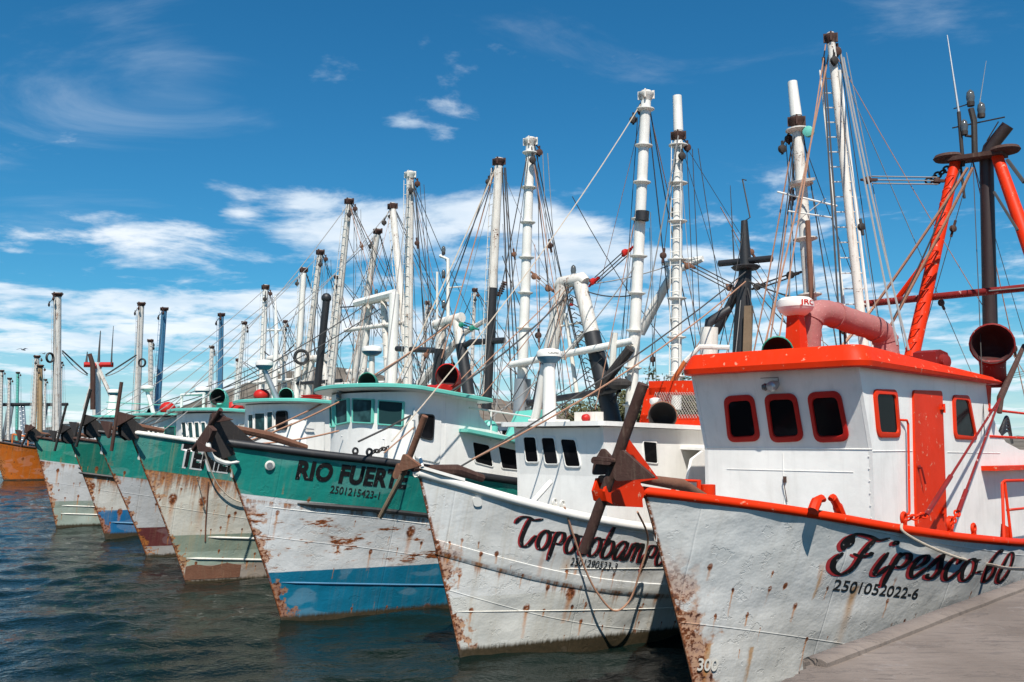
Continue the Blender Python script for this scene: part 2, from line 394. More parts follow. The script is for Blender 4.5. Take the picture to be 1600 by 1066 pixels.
# ---------------------------------------------------------------- boat frame and hull
AX = math.atan2(.724, .69)
class Boat:
    def __init__(s, name, stem_px, label, sheer, rake, hm, B=2.6, Bw=2.15, Le=7.2, LeW=10.0, pw=1.8, L=17.0, ang=0.0, cat='fishing boat', group=None, origin=None, zlow=-.9, nx=70, nz=30, gun='black', gr=.075, detail=True, amp=.012, deckm='steel', liner='white', rail=True):
        s.o = Vector(origin) if origin is not None else ground(*stem_px)
        s.rz = AX + R(ang); s.a = Vector((math.cos(s.rz), math.sin(s.rz), 0)); s.s = Vector((-s.a.y, s.a.x, 0))
        s.root = empty(name, s.o, s.rz); tag(s.root, label, cat, group)
        s.sheer_t = smooth_table(sheer); s.zb = sheer[0][1]; s.rake = rake; s.B, s.Bw, s.Le, s.LeW, s.pw, s.L, s.zlow = B, Bw, Le, LeW, pw, L, zlow
        s.amp = amp; s.seed = random.random() * 50
        s.make_hull(hm, nx, nz, gun, gr, deckm, liner)
    def loc(s, p):
        d = Vector(p) - s.o; return Vector((d.dot(s.a), d.dot(s.s), d.z))
    def wld(s, p): return s.o + s.a * p[0] + s.s * p[1] + Vector((0, 0, p[2]))
    def pt(s, px, py, x=None, y=None, z=None):
        r = ray(px, py)
        if x is not None: k = ((s.o + s.a * x - CAM).dot(s.a)) / r.dot(s.a)
        elif y is not None: k = ((s.o + s.s * y - CAM).dot(s.s)) / r.dot(s.s)
        else: k = (z - CAMH) / r.z
        return s.loc(CAM + r * k)
    def sheer(s, x): return table(s.sheer_t, x)
    def xs(s, z):
        return -s.rake * (z / s.zb) ** 1.12 if z > 0 else -z * .5
    def half(s, x, z):
        v = (z - s.zlow) / (s.sheer(x) - s.zlow); return s.half_v(x, v)
    def half_v(s, x, v):
        v = max(0, min(v, 1)); xs = s.xs(s.zlow + (s.zb - s.zlow) * v)
        t = max(0, min((x - xs) / lerp(s.LeW, s.Le, v), 1)); bb = lerp(s.Bw, s.B, v ** .9)
        y = bb * (1 - (1 - t) ** s.pw)
        if x > s.L - 5: y *= 1 - .12 * ((x - s.L + 5) / 5) ** 2
        return y + .012
    def skin(s, x, z):
        h = s.bvh.ray_cast(Vector((x, -6, z)), Vector((0, 1, 0)))
        return -h[0].y if h[0] is not None else s.half(x, z)
    def hull_px(s, px, py):
        y = -.5
        for _ in range(60):
            q = s.pt(px, py, y=y); y = y * .5 - .5 * s.half(q.x, q.z)
        return q
    def make_hull(s, hm, nx, nz, gun, gr, deckm, liner):
        b = MB(); bm = b.bm; rows_all = []
        uvp = bm.loops.layers.uv.new('pos'); uvr = bm.loops.layers.uv.new('rel'); info = {}
        for side in (-1, 1):
            rows = []
            for j in range(nz + 1):
                v = j / nz; xs0 = s.xs(s.zlow + (s.zb - s.zlow) * v); row = []
                for i in range(nx + 1):
                    q = (i / nx) ** 1.5; x = xs0 + (s.L - xs0) * q; sh = s.sheer(x); z = s.zlow + (sh - s.zlow) * v
                    y = s.half_v(x, v)
                    if 0 < i: y += s.amp * min(1, (x - xs0) / .5) * (mnoise.noise(Vector((x * 1.1 + s.seed, z * 1.6, side))) + .6 * mnoise.noise(Vector((x * 2.7, z * 3.1 + s.seed, side))))
                    vt = b.v((x, side * y, z)); info[vt] = (x, z, x - xs0, sh - z); row.append(vt)
                rows.append(row)
            for j in range(nz):
                for i in range(nx):
                    q = (rows[j][i], rows[j][i + 1], rows[j + 1][i + 1], rows[j + 1][i])
                    b.f(q if side < 0 else q[::-1])
            rows_all.append(rows)
        p, t = rows_all
        for j in range(nz):
            b.f((p[j][0], p[j + 1][0], t[j + 1][0], t[j][0])); b.f((p[j][-1], t[j][-1], t[j + 1][-1], p[j + 1][-1]))
        for fc in bm.faces:
            for lp in fc.loops:
                q = info[lp.vert]; lp[uvp].uv = (q[0] if lp.vert.co.y < 0 else q[0] + 40, q[1]); lp[uvr].uv = (q[2], q[3])
        s.hull = b.build('hull', hm, s.root, True, 50, recalc=False)
        from mathutils.bvhtree import BVHTree
        s.bvh = BVHTree.FromPolygons([v.co.copy() for v in s.hull.data.vertices], [tuple(p.vertices) for p in s.hull.data.polygons])
        # deck and the inner face of the bulwark
        b = MB(); n = 40; L0 = -s.rake + .25
        X = [L0 + (s.L - .1 - L0) * (i / n) ** 1.3 for i in range(n + 1)]
        def inn(x, dz): return max(s.half(x, s.sheer(x) - dz) - .07, .01)
        b.grid([[(x, -inn(x, .62), s.sheer(x) - .62), (x, inn(x, .62), s.sheer(x) - .62)] for x in X]); b.build('deck', deckm, s.root)
        b = MB()
        for sd in (-1, 1): b.grid([[(x, sd * inn(x, .0), s.sheer(x) - .005), (x, sd * inn(x, .62), s.sheer(x) - .63)] for x in X])
        b.build('bulwark_lining', liner, s.root)
        b = MB(); n = 60
        X = [-s.rake + (s.L + s.rake) * (i / n) ** 1.5 for i in range(n + 1)]
        pts = [(x, -s.half(x, s.sheer(x)) + .02, s.sheer(x) + gr * .4) for x in X[::-1]] + [(-s.rake - gr * .6, 0, s.zb + gr * .4)] + [(x, s.half(x, s.sheer(x)) - .02, s.sheer(x) + gr * .4) for x in X]
        b.tube(pts, gr, 10); b.build('gunwale', gun, s.root)
    def uvize(s, o):
        """give a part in hull paint the same plating coordinates as the hull."""
        me = o.data; up = me.uv_layers.new(name='pos'); ur = me.uv_layers.new(name='rel')
        for lp in me.loops:
            c = me.vertices[lp.vertex_index].co; up.data[lp.index].uv = (c.x, c.z); ur.data[lp.index].uv = (c.x - s.xs(c.z), s.sheer(c.x) - c.z)
        return o
    def strip(s, name, mat, x0, x1, zf, r, out=0.0, n=40):
        b = MB(); X = [lerp(x0, x1, i / n) for i in range(n + 1)]
        b.tube([(x, -s.skin(x, zf(x)) - out, zf(x)) for x in X], [r * .3] + [r] * (n - 1) + [r * .6], 8); return b.build(name, mat, s.root)
    def part(s, b, name, mat, parent=None, **kw): return b.build(name, mat, parent or s.root, **kw)
    def line(s, p, q, r=.012, mat='rope_d', sag=0.0, n=10, name='rigging_line'):
        b = MB(); b.tube(rope_pts(p, q, sag, n) if sag else [p, q], r, 5); return b.build(name, mat, s.root)

def window(bt, corners, nrm, frame_w, frame_d, r, fm, gm='glass', glass_out=.008):
    """rounded pane with a frame standing proud of the wall; corners are the frame's outer corners."""
    nrm = Vector(nrm).normalized(); C = [Vector(c) for c in corners]; cen = sum(C, Vector()) / 4
    out = rounded(C, r); inn = []
    E = []
    for c in C:
        d = cen - c; k = frame_w * 1.35 / d.length; E.append(c + d * k)
    inn = rounded(E, max(r - frame_w * .55, .02))
    b = MB(); b.prism([p + nrm * -.02 for p in inn], nrm * (.02 + glass_out)); pane = bt.part(b, 'window', gm)
    b = MB()
    o0 = [p - nrm * .015 for p in out]; o1 = [p + nrm * frame_d * .8 for p in out]
    mid = [p.lerp(q, .18) + nrm * frame_d for p, q in zip(out, inn)]; i1 = [p.lerp(q, .9) + nrm * frame_d for p, q in zip(out, inn)]; i0 = [p + nrm * (glass_out - .006) for p in inn]
    b.grid([o0, o1, mid, i1, i0], True); bt.part(b, 'frame', fm, pane)
    return pane

def cowl(bt, base, h, r, d, mr, mat, name='vent_cowl', inm='hollow', bend=1.0):
    """ventilator: pipe that bends over into a flared mouth facing d."""
    base = Vector(base); d = Vector(d).normalized(); up = Vector((0, 0, 1)); P = [base]; rs = [r]
    P.append(base + up * h * .45); rs.append(r)
    c = base + up * h * .55; rad = mr * .75
    for i in range(1, 8):
        a = math.pi / 2 * i / 7 * .95; t = i / 7
        P.append(c + up * (math.sin(a) * rad) + d * ((1 - math.cos(a)) * rad)); rs.append(lerp(r, mr * .93, t ** 1.1))
    P.append(P[-1] + d * mr * .45); rs.append(mr); P.append(P[-1] + d * mr * .05); rs.append(mr * 1.03)
    b = MB(); V = b.tube(P, rs, 20, cap=False); b.f(V[0][::-1])
    b.mi = 0; ri = [q * .93 for q in rs]
    n0 = len(b.bm.verts); b.mi = 1; W = b.tube([P[-1]] + P[-2:2:-1], [ri[-1]] + ri[-2:2:-1], 20, cap=False); b.f(W[-1])
    b.mi = 0
    for k in range(20):
        a1, a2 = V[-1][k], V[-1][(k + 1) % 20]
        w1 = min(W[0], key=lambda q: (q.co - a1.co).length); w2 = min(W[0], key=lambda q: (q.co - a2.co).length)
        b.f((a1, a2, w2, w1))
    return bt.part(b, name, [mat, inm], recalc=False)

def radar(bt, p, r, h, m2='dome_blue', base=None, pm='white', legs=1, brand=True):
    """radome on its pedestal: white upper shell, lower shell of m2."""
    p = Vector(p); b = MB(); b.lathe(p, (0, 0, 1), [(r * .55, 0), (r * .93, h * .28), (r, h * .45)], 24); b.mi = 1
    b.lathe(p + Vector((0, 0, h * .45)), (0, 0, 1), [(r * 1.02, 0), (r * 1.03, h * .14), (r * .98, h * .38), (r * .8, h * .52), (r * .3, h * .6), (.01, h * .62)], 24)
    ro = bt.part(b, 'radar_dome', [m2, 'white'])
    if base is not None:
        b = MB(); base = Vector(base)
        if legs == 1: b.tube([base, p], [r * .34, r * .30], 10)
        else:
            for k in (-1, 1): b.tube([base + Vector((0, k * r * .9, 0)), p + Vector((0, k * r * .15, 0))], r * .16, 8)
            b.tube([base + Vector((r * 1.2, 0, 0)), p], r * .12, 8)
        bt.part(b, 'pedestal', pm, ro)
    return ro

def boom(bt, top, base, r, mat='boom_white', rings=0, ladder=True, black=0.0, head='rust', falls=3, ringr=1.75, side=1):
    """outrigger boom stowed upright, with head fitting, flanges, ladder rungs and running wires."""
    top, base = Vector(top), Vector(base); d = (top - base).normalized(); Lb = (top - base).length
    b = MB(); seg = 8
    r *= .9
    b.tube([base.lerp(top, i / seg) for i in range(seg + 1)], [r * lerp(1.08, .9, i / seg) for i in range(seg + 1)], 12)
    o = bt.part(b, 'outrigger_boom', mat)
    if black:
        b = MB(); b.tube([base, base.lerp(top, black)], [r * 1.1, r * 1.06], 12); bt.part(b, 'black_sleeve', 'black', o)
    if rings:
        for i in range(rings):
            b = MB(); q = base.lerp(top, .12 + .83 * i / max(rings - 1, 1)); b.lathe(q - d * .02, d, [(r * 1.02, -.06), (r * ringr, -.01), (r * ringr, .015), (r * 1.02, .025)], 16)
            bt.part(b, 'flange', mat, o)
    if ladder:
        b = MB(); sx = Vector((-.3 * side, .95, 0)).normalized(); off = Vector((-.95, -.3 * side, 0)).normalized() * r * 1.35
        p0, p1 = base.lerp(top, .06) + off, base.lerp(top, .96) + off
        for k in (-1, 1): b.tube([p0 + sx * k * .13, p1 + sx * k * .13], .013, 5)
        nr = int(Lb / .38)
        for i in range(nr): q = p0.lerp(p1, (i + .5) / nr); b.tube([q - sx * .13, q + sx * .13], .011, 5)
        bt.part(b, 'ladder', mat, o)
    # head: cap plate, cheek and hanging blocks
    b = MB(); b.lathe(top - d * .1, d, [(r * .95, -.16), (r * 1.2, -.06), (r * 1.42, .0), (r * 1.42, .04), (r * .9, .08)], 12)
    for k in (0, 1, 2, 3): a = k * 1.57 + .5; b.box(top + Vector((math.cos(a), math.sin(a), 0)) * r * 1.25 + d * -.12, (.07, .04, .22), a)
    bt.part(b, 'head_fitting', head, o)
    for i, (ox, oy, oz) in enumerate(((.16, -.2 * side, -.45), (-.1, -.22 * side, -.75))):
        q = top + Vector((ox * r / .12, oy * r / .12, oz)); b = MB(); b.lathe(q - Vector((.05, 0, 0)), (.4, 1, 0), [(.05, 0), (.10, .02), (.10, .05), (.07, .06), (.10, .07), (.10, .10), (.05, .12)], 12); b.bar(q - Vector((.02, -.06, .13)), q + Vector((-.02, .06, .2)), .05, .03, (1, 0, 0)); b.tube([q + Vector((0, .06, .1)), top + Vector((0, 0, -.05))], .02, 5); bt.part(b, 'pulley_block', 'darkiron' if i else 'rust', o)
    for i in range(falls):
        oy = (-.16 - .13 * i) * side; ox = .14 + .07 * i
        bt.line(top + Vector((ox, oy, -.5)), base + Vector((ox * 2.5 + random.uniform(0, .6), oy * 2.2 + random.uniform(-.3, .3), random.uniform(0, .6))), .011, random.choice(['rope_d', 'rope_g', 'rope_d']), random.uniform(.02, .12))
    return o

def a_frame(bt, x, yc, zb, zt, w0, w1, r, mat='boom_white', black=0.0, cross=None, blackm='black', topbar=True, lower=None):
    """two leaning legs, head beam and cross beam."""
    b = MB(); P = []
    for k in (-1, 1):
        p0, p1 = Vector((x, yc + k * w0, zb)), Vector((x, yc + k * w1, zt)); P.append((p0, p1)); b.tube([p0, p1], [r * 1.1, r * .9], 12)
    if topbar: b.tube([P[0][1] + Vector((0, -.25, 0)), P[1][1] + Vector((0, .25, 0))], r * 1.15, 10)
    o = bt.part(b, 'a_frame', mat)
    if black:
        b = MB()
        for p0, p1 in P: b.tube([p0, p0.lerp(p1, black)], [r * 1.14, r * 1.03], 12)
        bt.part(b, 'black_sleeve', blackm, o)
    if cross:
        for z, hw, rr, mm in cross:
            b = MB(); b.tube([(x - r * .6, yc - hw, z), (x - r * .6, yc + hw, z)], rr, 10); bt.part(b, 'cross_beam', mm, o)
    p0, p1 = P[0]; n = int((p1 - p0).length / .5)
    for i in range(n): b = MB(); q = p0.lerp(p1, (i + .5) / n); b.tube([q + Vector((-r, -.14, 0)), q + Vector((-r * 1.5, 0, 0)), q + Vector((-r, .14, 0))], .014, 5); bt.part(b, 'step_rung', mat, o)
    return o

def tackle(bt, p, q, mat='rope_g', bm='rust', n=3, r=.011):
    p, q = Vector(p), Vector(q); d = (q - p).normalized(); s = d.cross(Vector((1, .2, 0))).normalized()
    for e, sg in ((p, 1), (q, -1)):
        b = MB(); b.lathe(e + d * sg * .25 - Vector((.05, 0, 0)), (.5, 1, 0), [(.04, 0), (.09, .02), (.09, .1), (.04, .12)], 12); b.bar(e + d * sg * .1, e + d * sg * .42, .09, .06); b.tube([e, e + d * sg * .2], .03, 6); bt.part(b, 'pulley_block', bm)
    for i in range(n):
        o = s * (i - (n - 1) / 2) * .085; bt.line(p + d * .3 + o, q - d * .3 + o, r, mat)

def antenna(bt, p, h, r=.012, mat='rope_d'):
    b = MB(); p = Vector(p); b.tube([p, p + Vector((0, 0, h * .4)), p + Vector((.03 * h * .3, .02, h))], [r * 1.8, r * 1.2, r * .5], 6); return bt.part(b, 'antenna', mat)
def lamp(bt, p, s=.09, mat='darkiron'):
    b = MB(); p = Vector(p); b.lathe(p, (0, 0, 1), [(s * .5, 0), (s * .55, s * .6)], 10); b.mi = 1; b.lathe(p + Vector((0, 0, s * .6)), (0, 0, 1), [(s * .5, 0), (s * .62, s * .7), (s * .5, s * 1.5), (s * .1, s * 1.9)], 10); return bt.part(b, 'lamp', [mat, 'lamp'])

# ---------------------------------------------------------------- lettering painted on the hulls
GL = {
 'T': (1.05, [[(-.35, 1.2), (-.1, 1.52), (.25, 1.62), (.65, 1.5), (1.1, 1.62)], [(.42, 1.58), (.24, .9), (.17, .35), (.32, .02), (.62, .12), (.95, .7)]]),
 'o': (.86, [[(.62, .9), (.42, 1.03), (.15, .75), (.08, .3), (.24, .0), (.5, .05), (.68, .4), (.66, .82), (.5, 1.0), (.62, .98), (.9, 1.0)]]),
 'p': (.84, [[(.2, 1.06), (.1, .3), (.02, -.55)], [(.14, .75), (.36, 1.02), (.6, 1.0), (.68, .72), (.52, .42), (.25, .42)]]),
 'l': (.62, [[(.4, 1.78), (.24, 1.0), (.12, .3), (.22, .0), (.5, .08), (.7, .5)]]),
 'b': (.84, [[(.36, 1.78), (.2, 1.0), (.08, .3), (.22, .0), (.5, .05), (.68, .4), (.6, .85), (.4, .95), (.22, .7)]]),
 'a': (.95, [[(.66, .9), (.44, 1.03), (.15, .75), (.06, .3), (.2, .0), (.42, .1), (.62, .6)], [(.74, 1.02), (.62, .4), (.64, .05), (.8, .04), (.98, .4)]]),
 'm': (1.25, [[(.16, 1.02), (.08, .5), (.0, .0)], [(.1, .6), (.34, 1.0), (.5, .95), (.46, .4), (.4, .0)], [(.5, .6), (.74, 1.0), (.9, .95), (.86, .4), (.9, .02), (1.08, .1), (1.25, .5)]]),
 'F': (1.25, [[(.02, .95), (-.08, 1.25), (.1, 1.58), (.2, 1.35), (.08, 1.12), (.0, 1.3), (.25, 1.70), (.7, 1.68), (1.1, 1.54), (1.45, 1.66)], [(.98, 1.58), (.72, .95), (.5, .2), (.18, -.1), (-.15, .1), (-.2, .5), (0, .85)], [(.35, .85), (.65, .75), (.95, .82), (1.0, .98)]]),
 'i': (.62, [[(.36, 1.02), (.2, .45), (.16, .08), (.32, .0), (.6, .45)], [(.5, 1.4), (.55, 1.46), (.5, 1.52), (.45, 1.46), (.5, 1.4)]]),
 'e': (.80, [[(.12, .4), (.4, .5), (.6, .78), (.5, 1.02), (.26, .9), (.1, .5), (.16, .1), (.38, .0), (.78, .5)]]),
 's': (.78, [[(.0, .35), (.4, 1.08), (.46, .8), (.54, .35), (.38, .0), (.12, .02), (.08, .18)]]),
 'c': (.84, [[(.60, .74), (.62, .95), (.42, 1.04), (.18, .8), (.06, .4), (.16, .06), (.38, .0), (.84, .5)]]),
 '-': (.48, [[(.0, .42), (.4, .46)]]),
 '6': (.88, [[(.78, 1.45), (.66, 1.56), (.36, 1.2), (.14, .6), (.2, .1), (.42, .0), (.64, .3), (.62, .7), (.42, .8), (.2, .5)]]),
 '0': (.95, [[(.56, 1.5), (.3, 1.1), (.14, .55), (.22, .1), (.44, .0), (.7, .4), (.86, 1.0), (.8, 1.42), (.56, 1.5)]]),
}
def script_polys(text, thick, thin):
    out = []; x = 0.0
    for ch in text:
        adv, strokes = GL[ch]
        for st in strokes:
            P = spline([(q[0] + x, q[1], 0) for q in st], 10); L_, R_ = [], []
            for i, p in enumerate(P):
                d = (P[min(i + 1, len(P) - 1)] - P[max(i - 1, 0)]); l = max(d.length, 1e-6); d = d / l
                n = Vector((-d.y, d.x, 0)); w_ = lerp(thin, thick, abs(d.y) ** 1.3)
                e = min(i, len(P) - 1 - i) / 3
                w_ *= min(1, .45 + e * .4)
                L_.append(p + n * w_); R_.append(p - n * w_)
            out.append((L_, R_))
        x += adv
    return out, x
def put_script(bt, name, text, quad, thick, thin, mat, out=.008, shift=(0, 0), ymin=-.1, ymax=1.8):
    """quad: hull points (x,z) for lower left, lower right, upper right, upper left of the baseline..ymax box."""
    polys, W = script_polys(text, thick, thin); b = MB()
    def mp(p):
        u = (p.x + shift[0]) / W; v = (p.y + shift[1]) / 1.0
        lo = quad[0].lerp(quad[1], u); hi = quad[3].lerp(quad[2], u); q = lo.lerp(hi, v)
        return Vector((q.x, -bt.skin(q.x, q.z) - out, q.z))
    for i, (L_, R_) in enumerate(polys):
        V = [(b.v(mp(l)), b.v(mp(r))) for l, r in zip(L_, R_)]
        for (a, c), (d, e) in zip(V, V[1:]): b.f((a, c, e, d))
    return bt.part(b, name, mat)
def text_mesh(txt, bold=0.0, space=1.0):
    cu = bpy.data.curves.new('t', 'FONT'); cu.body = txt; cu.offset = bold; cu.size = 1; cu.space_character = space; cu.resolution_u = 4
    o = bpy.data.objects.new('t', cu); col.objects.link(o)
    dg = bpy.context.evaluated_depsgraph_get(); dg.update(); me = bpy.data.meshes.new_from_object(o.evaluated_get(dg))
    bm = bmesh.new(); bm.from_mesh(me); bpy.data.objects.remove(o); bpy.data.curves.remove(cu); bpy.data.meshes.remove(me)
    return bm
def put_text(bt, name, txt, quad, mat, bold=0.0, out=.008, space=1.0, shift=(0, 0), fn=None):
    """block lettering wrapped on the hull: quad as for put_script, box from baseline to cap height."""
    bm = text_mesh(txt, bold, space); xs = [v.co.x for v in bm.verts]; x0, x1 = min(xs), max(xs); H_ = .70
    n = max(int((x1 - x0) / .12), 4)
    for i in range(1, n):
        bmesh.ops.bisect_plane(bm, geom=bm.verts[:] + bm.edges[:] + bm.faces[:], plane_co=(lerp(x0, x1, i / n), 0, 0), plane_no=(1, 0, 0))
    for i in range(1, 4): bmesh.ops.bisect_plane(bm, geom=bm.verts[:] + bm.edges[:] + bm.faces[:], plane_co=(0, H_ * i / 4, 0), plane_no=(0, 1, 0))
    for v in bm.verts:
        u = (v.co.x - x0) / (x1 - x0) + shift[0]; t = v.co.y / H_ + shift[1]
        if fn: v.co = fn(u, t)
        else:
            q = quad[0].lerp(quad[1], u).lerp(quad[3].lerp(quad[2], u), t); v.co = (q.x, -bt.skin(q.x, q.z) - out, q.z)
    b = MB(); b.bm.free(); b.bm = bm; return bt.part(b, name, mat, smooth=False)
def hq(bt, ll, lr, ur, ul): return [bt.hull_px(*p) for p in (ll, lr, ur, ul)]
# ---------------------------------------------------------------- setting: water, quay, hills
m, g, b = newmat('harbour water')
v = g.obj()
d1 = g.noise(g.scale(v, .8, 1.1, 1), .55, 4, .55, .9); d2 = g.noise(g.scale(v, .8, 1.25, 1), 1.9, 5, .6, .7); d3 = g.noise(v, 9, 3, .5)
g.put(b.inputs['Base Color'], g.mix(d1, (.0018, .0068, .0062), (.005, .012, .0095)))
b.inputs['Roughness'].default_value = .03; b.inputs['IOR'].default_value = 1.33; b.inputs['Specular IOR Level'].default_value = .15
nb = g.bump(d2, .6, .07); nb = g.bump(d3, .6, .03, nb)
g.put(b.inputs['Normal'], nb); M['water'] = m
mb = MB(); mb.grid([[(-1500, y, -.12), (1500, y, -.12)] for y in (-60, 0, 100, 1800)])
# real ripples over the part of the basin that lies near
rows = []; y = 5.0
while y < 135:
    dxy = max(.16, y * .0065); n = int(min(150, 45 + y * .85) / dxy / 1.6); row = []; x0, x1 = -8 - y * .62, 12 + y * .45
    rows.append((y, x0, x1)); y += dxy
NX = 330; G_ = []
for y, x0, x1 in rows:
    row = []; fy = min(1, (y - 5) / 2, (135 - y) / 12)
    for i in range(NX + 1):
        x = lerp(x0, x1, i / NX); f = fy * min(1, i / 12, (NX - i) / 12)
        h = .10 * mnoise.noise(Vector((x * .42 + 3, y * .75, 1.0))) + .065 * mnoise.noise(Vector((x * 1.0 - y * .3, y * 1.5, 4.0))) + .032 * mnoise.noise(Vector((x * 2.3 + y * .5, y * 3.1, 9.0)))
        row.append((x, y, h * f - .06 * (1 - f)))
    G_.append(row)
mb.grid(G_); tag(mb.build('water', 'water'), kind='structure')

m, g, b = newmat('quay concrete')
v = g.obj(); a = g.noise(v, .8, 6, .6); f = g.noise(v, 18, 6, .65); s_ = g.noise(g.scale(v, 1.2, 5, 1), 2.4, 5, .6)
c = g.mix(g.sstep(a, .3, .75), (.145, .112, .09), (.225, .18, .15)); c = g.mix(g.mul(g.sstep(s_, .5, .7), .5), c, (.085, .068, .06))
c = g.mix(g.sstep(f, .62, .68, 0, .5), c, (.10, .085, .08)); c = g.mix(g.sstep(g.noise(v, 2.2, 7, .7), .60, .66, 0, .35), c, (.27, .235, .215))
g.put(b.inputs['Base Color'], c); b.inputs['Roughness'].default_value = .9
cr = g.vor(g.vadd(v, g.comb(g.mul(a, 1.5), g.mul(s_, 1.2), 0)), .55, 'DISTANCE_TO_EDGE')
h = g.add(g.add(g.mul(f, .7), g.mul(s_, .8)), g.sstep(cr, 0, .012, -.6, 0))
g.put(b.inputs['Normal'], g.bump(h, .6, .02)); M['quay'] = m
QZ = CAMH - 1.65
edge = [(1150, 1136), (1215, 1072), (1243, 1054), (1266, 1039)]
E0 = [ground(*p, QZ) for p in edge]
qa, qb = ground(1266, 1039, QZ), ground(1600, 914, QZ); qd = (qb - qa).normalized()
E1 = [qa + qd * t for t in (2, 6, 15, 45)]
near = [E0[0] + (E0[0] - E0[1]).normalized() * t for t in (12, 4)]
P = near + E0 + E1
mb = MB(); jag = []
for i, p in enumerate(P):
    jag.append(p)
    if i < 5:
        q = P[i + 1]
        for k in range(1, 5): jag.append(p.lerp(q, k / 5) + Vector((random.uniform(-.03, .03), random.uniform(-.03, .03), 0)))
nrm = Vector((qd.y, -qd.x, 0))
far = [jag[0] + nrm * 40] ; far2 = jag[-1] + nrm * 40
mb.prism([(p.x, p.y, -1.5) for p in jag] + [(far2.x, far2.y, -1.5), (far[0].x, far[0].y, -1.5)], (0, 0, QZ + 1.5))
tag(mb.build('quay', 'quay', smooth=False), kind='structure')
mb = MB(); n = 60; rows = []
for i in range(n + 1):
    c0 = qa + qd * (i / n * 30) + nrm * .0; jz = .012 * mnoise.noise(Vector((i * .7, 0, 0))); jo = .02 * mnoise.noise(Vector((0, i * .6, 3)))
    rows.append([c0 + nrm * (-.05 + jo) + Vector((0, 0, -.16)), c0 + nrm * (-.06 + jo) + Vector((0, 0, .03 + jz)), c0 + nrm * (-.02 + jo) + Vector((0, 0, .055 + jz)), c0 + nrm * (.09 + jo) + Vector((0, 0, .05 + jz)), c0 + nrm * (.13 + jo) + Vector((0, 0, .03 + jz)), c0 + nrm * (.13 + jo) + Vector((0, 0, -.02))])
V = mb.grid(rows); mb.f(V[0]); tag(mb.build('quay_kerb', 'quay'), kind='structure')

m, g, b = newmat('dry hillside')
v = g.obj(); a = g.noise(v, .02, 8, .65); f = g.noise(v, .22, 6, .65)
g.put(b.inputs['Base Color'], g.mix(g.sstep(g.add(g.mul(a, .5), g.mul(f, .5)), .42, .58), (.075, .062, .045), (.15, .125, .10))); b.inputs['Roughness'].default_value = 1
M['hill'] = m
mb = MB(); rows = []
for j in range(26):
    row = []
    for i in range(150):
        x = -420 + i * 7.0; y = 430 + j * 9.0; e = max(0, 1 - ((j - 14) / 13.0) ** 2)
        base = 26 * math.exp(-((x + 125) / 60) ** 2) + 20 * math.exp(-((x + 60) / 90) ** 2) + 8 * math.exp(-((x + 230) / 70) ** 2) + 10 * math.exp(-((x - 60) / 160) ** 2) + 3
        row.append((x, y, -1 + e * (base + 5 * mnoise.noise(Vector((x * .02, y * .02, 1))) + 1.5 * mnoise.noise(Vector((x * .09, y * .09, 5))))))
    rows.append(row)
mb.grid(rows); tag(mb.build('hills', 'hill'), kind='structure')
mb = MB(); rows = []
for i in range(100):
    x = -320 + i * 7; y0 = 210 + 12 * mnoise.noise(Vector((x * .01, 2, 0))); rows.append([(x, y0, -.5), (x, y0 + 5, 1.3), (x, y0 + 240, 2.0)])
mb.grid(rows); tag(mb.build('far_shore', 'hill'), kind='structure')

# ---------------------------------------------------------------- hull paints
GREEN = (.014, .245, .200); W = (.66, .66, .65)
HM_fip = hullmat('grey white hull', [], (.63, .625, .60), rust=.30, lines=(), stem=.36, spots=.10, wash=.8, scum=.1, pit=.38, dirt=.25, dirtc=(.26, .22, .16), seed=3)
HM_top = hullmat('white topsides hull', [('z', 1.05, (.60, .595, .555))], (.66, .66, .64), rust=.36, lines=((1.13, .7),), stem=.15, spots=.40, wash=.5, scum=.20, dirt=.42, dirtc=(.36, .29, .18), seed=8)
HM_rio = hullmat('green white and blue hull', [('d', .92, W), ('z', 1.0, (.006, .150, .255))], GREEN, rust=.42, lines=((1.0, .5),), stem=.17, spots=.12, scum=.10, dirt=.16, patch=.80, seed=17)
HM_ten = hullmat('green and cream hull', [('d', .86, (.62, .59, .51)), ('z', 1.22, (.24, .29, .23)), ('z', .78, (.33, .40, .33)), ('z', .42, (.36, .30, .25))], GREEN, rust=.92, lines=((.84, 1.3),), stem=.07, spots=.2, wash=.5, scum=.06, dirt=.5, dirtc=(.44, .30, .15), seed=31)
HM_b5 = hullmat('green grey and maroon hull', [('d', 1.22, (.47, .47, .47)), ('z', .95, (.115, .030, .030)), ('z', .36, (.34, .32, .30))], GREEN, rust=.4, lines=((1.2, .6),), stem=.06, spots=.16, scum=.12, dirt=.3, seed=44)
HM_b6 = hullmat('green cream and blue hull', [('d', 1.22, (.58, .56, .51)), ('z', 1.05, (.012, .13, .30))], (.010, .16, .115), rust=.85, lines=((1.22, .8),), stem=.12, spots=.33, wash=.6, scum=.22, dirt=.35, seed=57)
HM_b7 = hullmat('green grey and sage hull', [('d', .86, (.52, .52, .52)), ('z', 1.12, (.25, .30, .26)), ('z', .85, (.33, .39, .34))], (.016, .26, .185), rust=.45, lines=((.9, .7),), stem=.11, spots=.25, scum=.16, dirt=.35, seed=66)
HM_or = hullmat('orange hull', [], (.52, .125, .012), rust=.6, lines=((.2, 1.2),), stem=.5, spots=.42, scum=.15, dirt=.4, seed=72)
HM_far = hullmat('pale far hull', [('z', .7, (.05, .12, .16))], (.5, .5, .48), rust=.5, lines=((.4, 1),), stem=.2, spots=.3, seed=80)

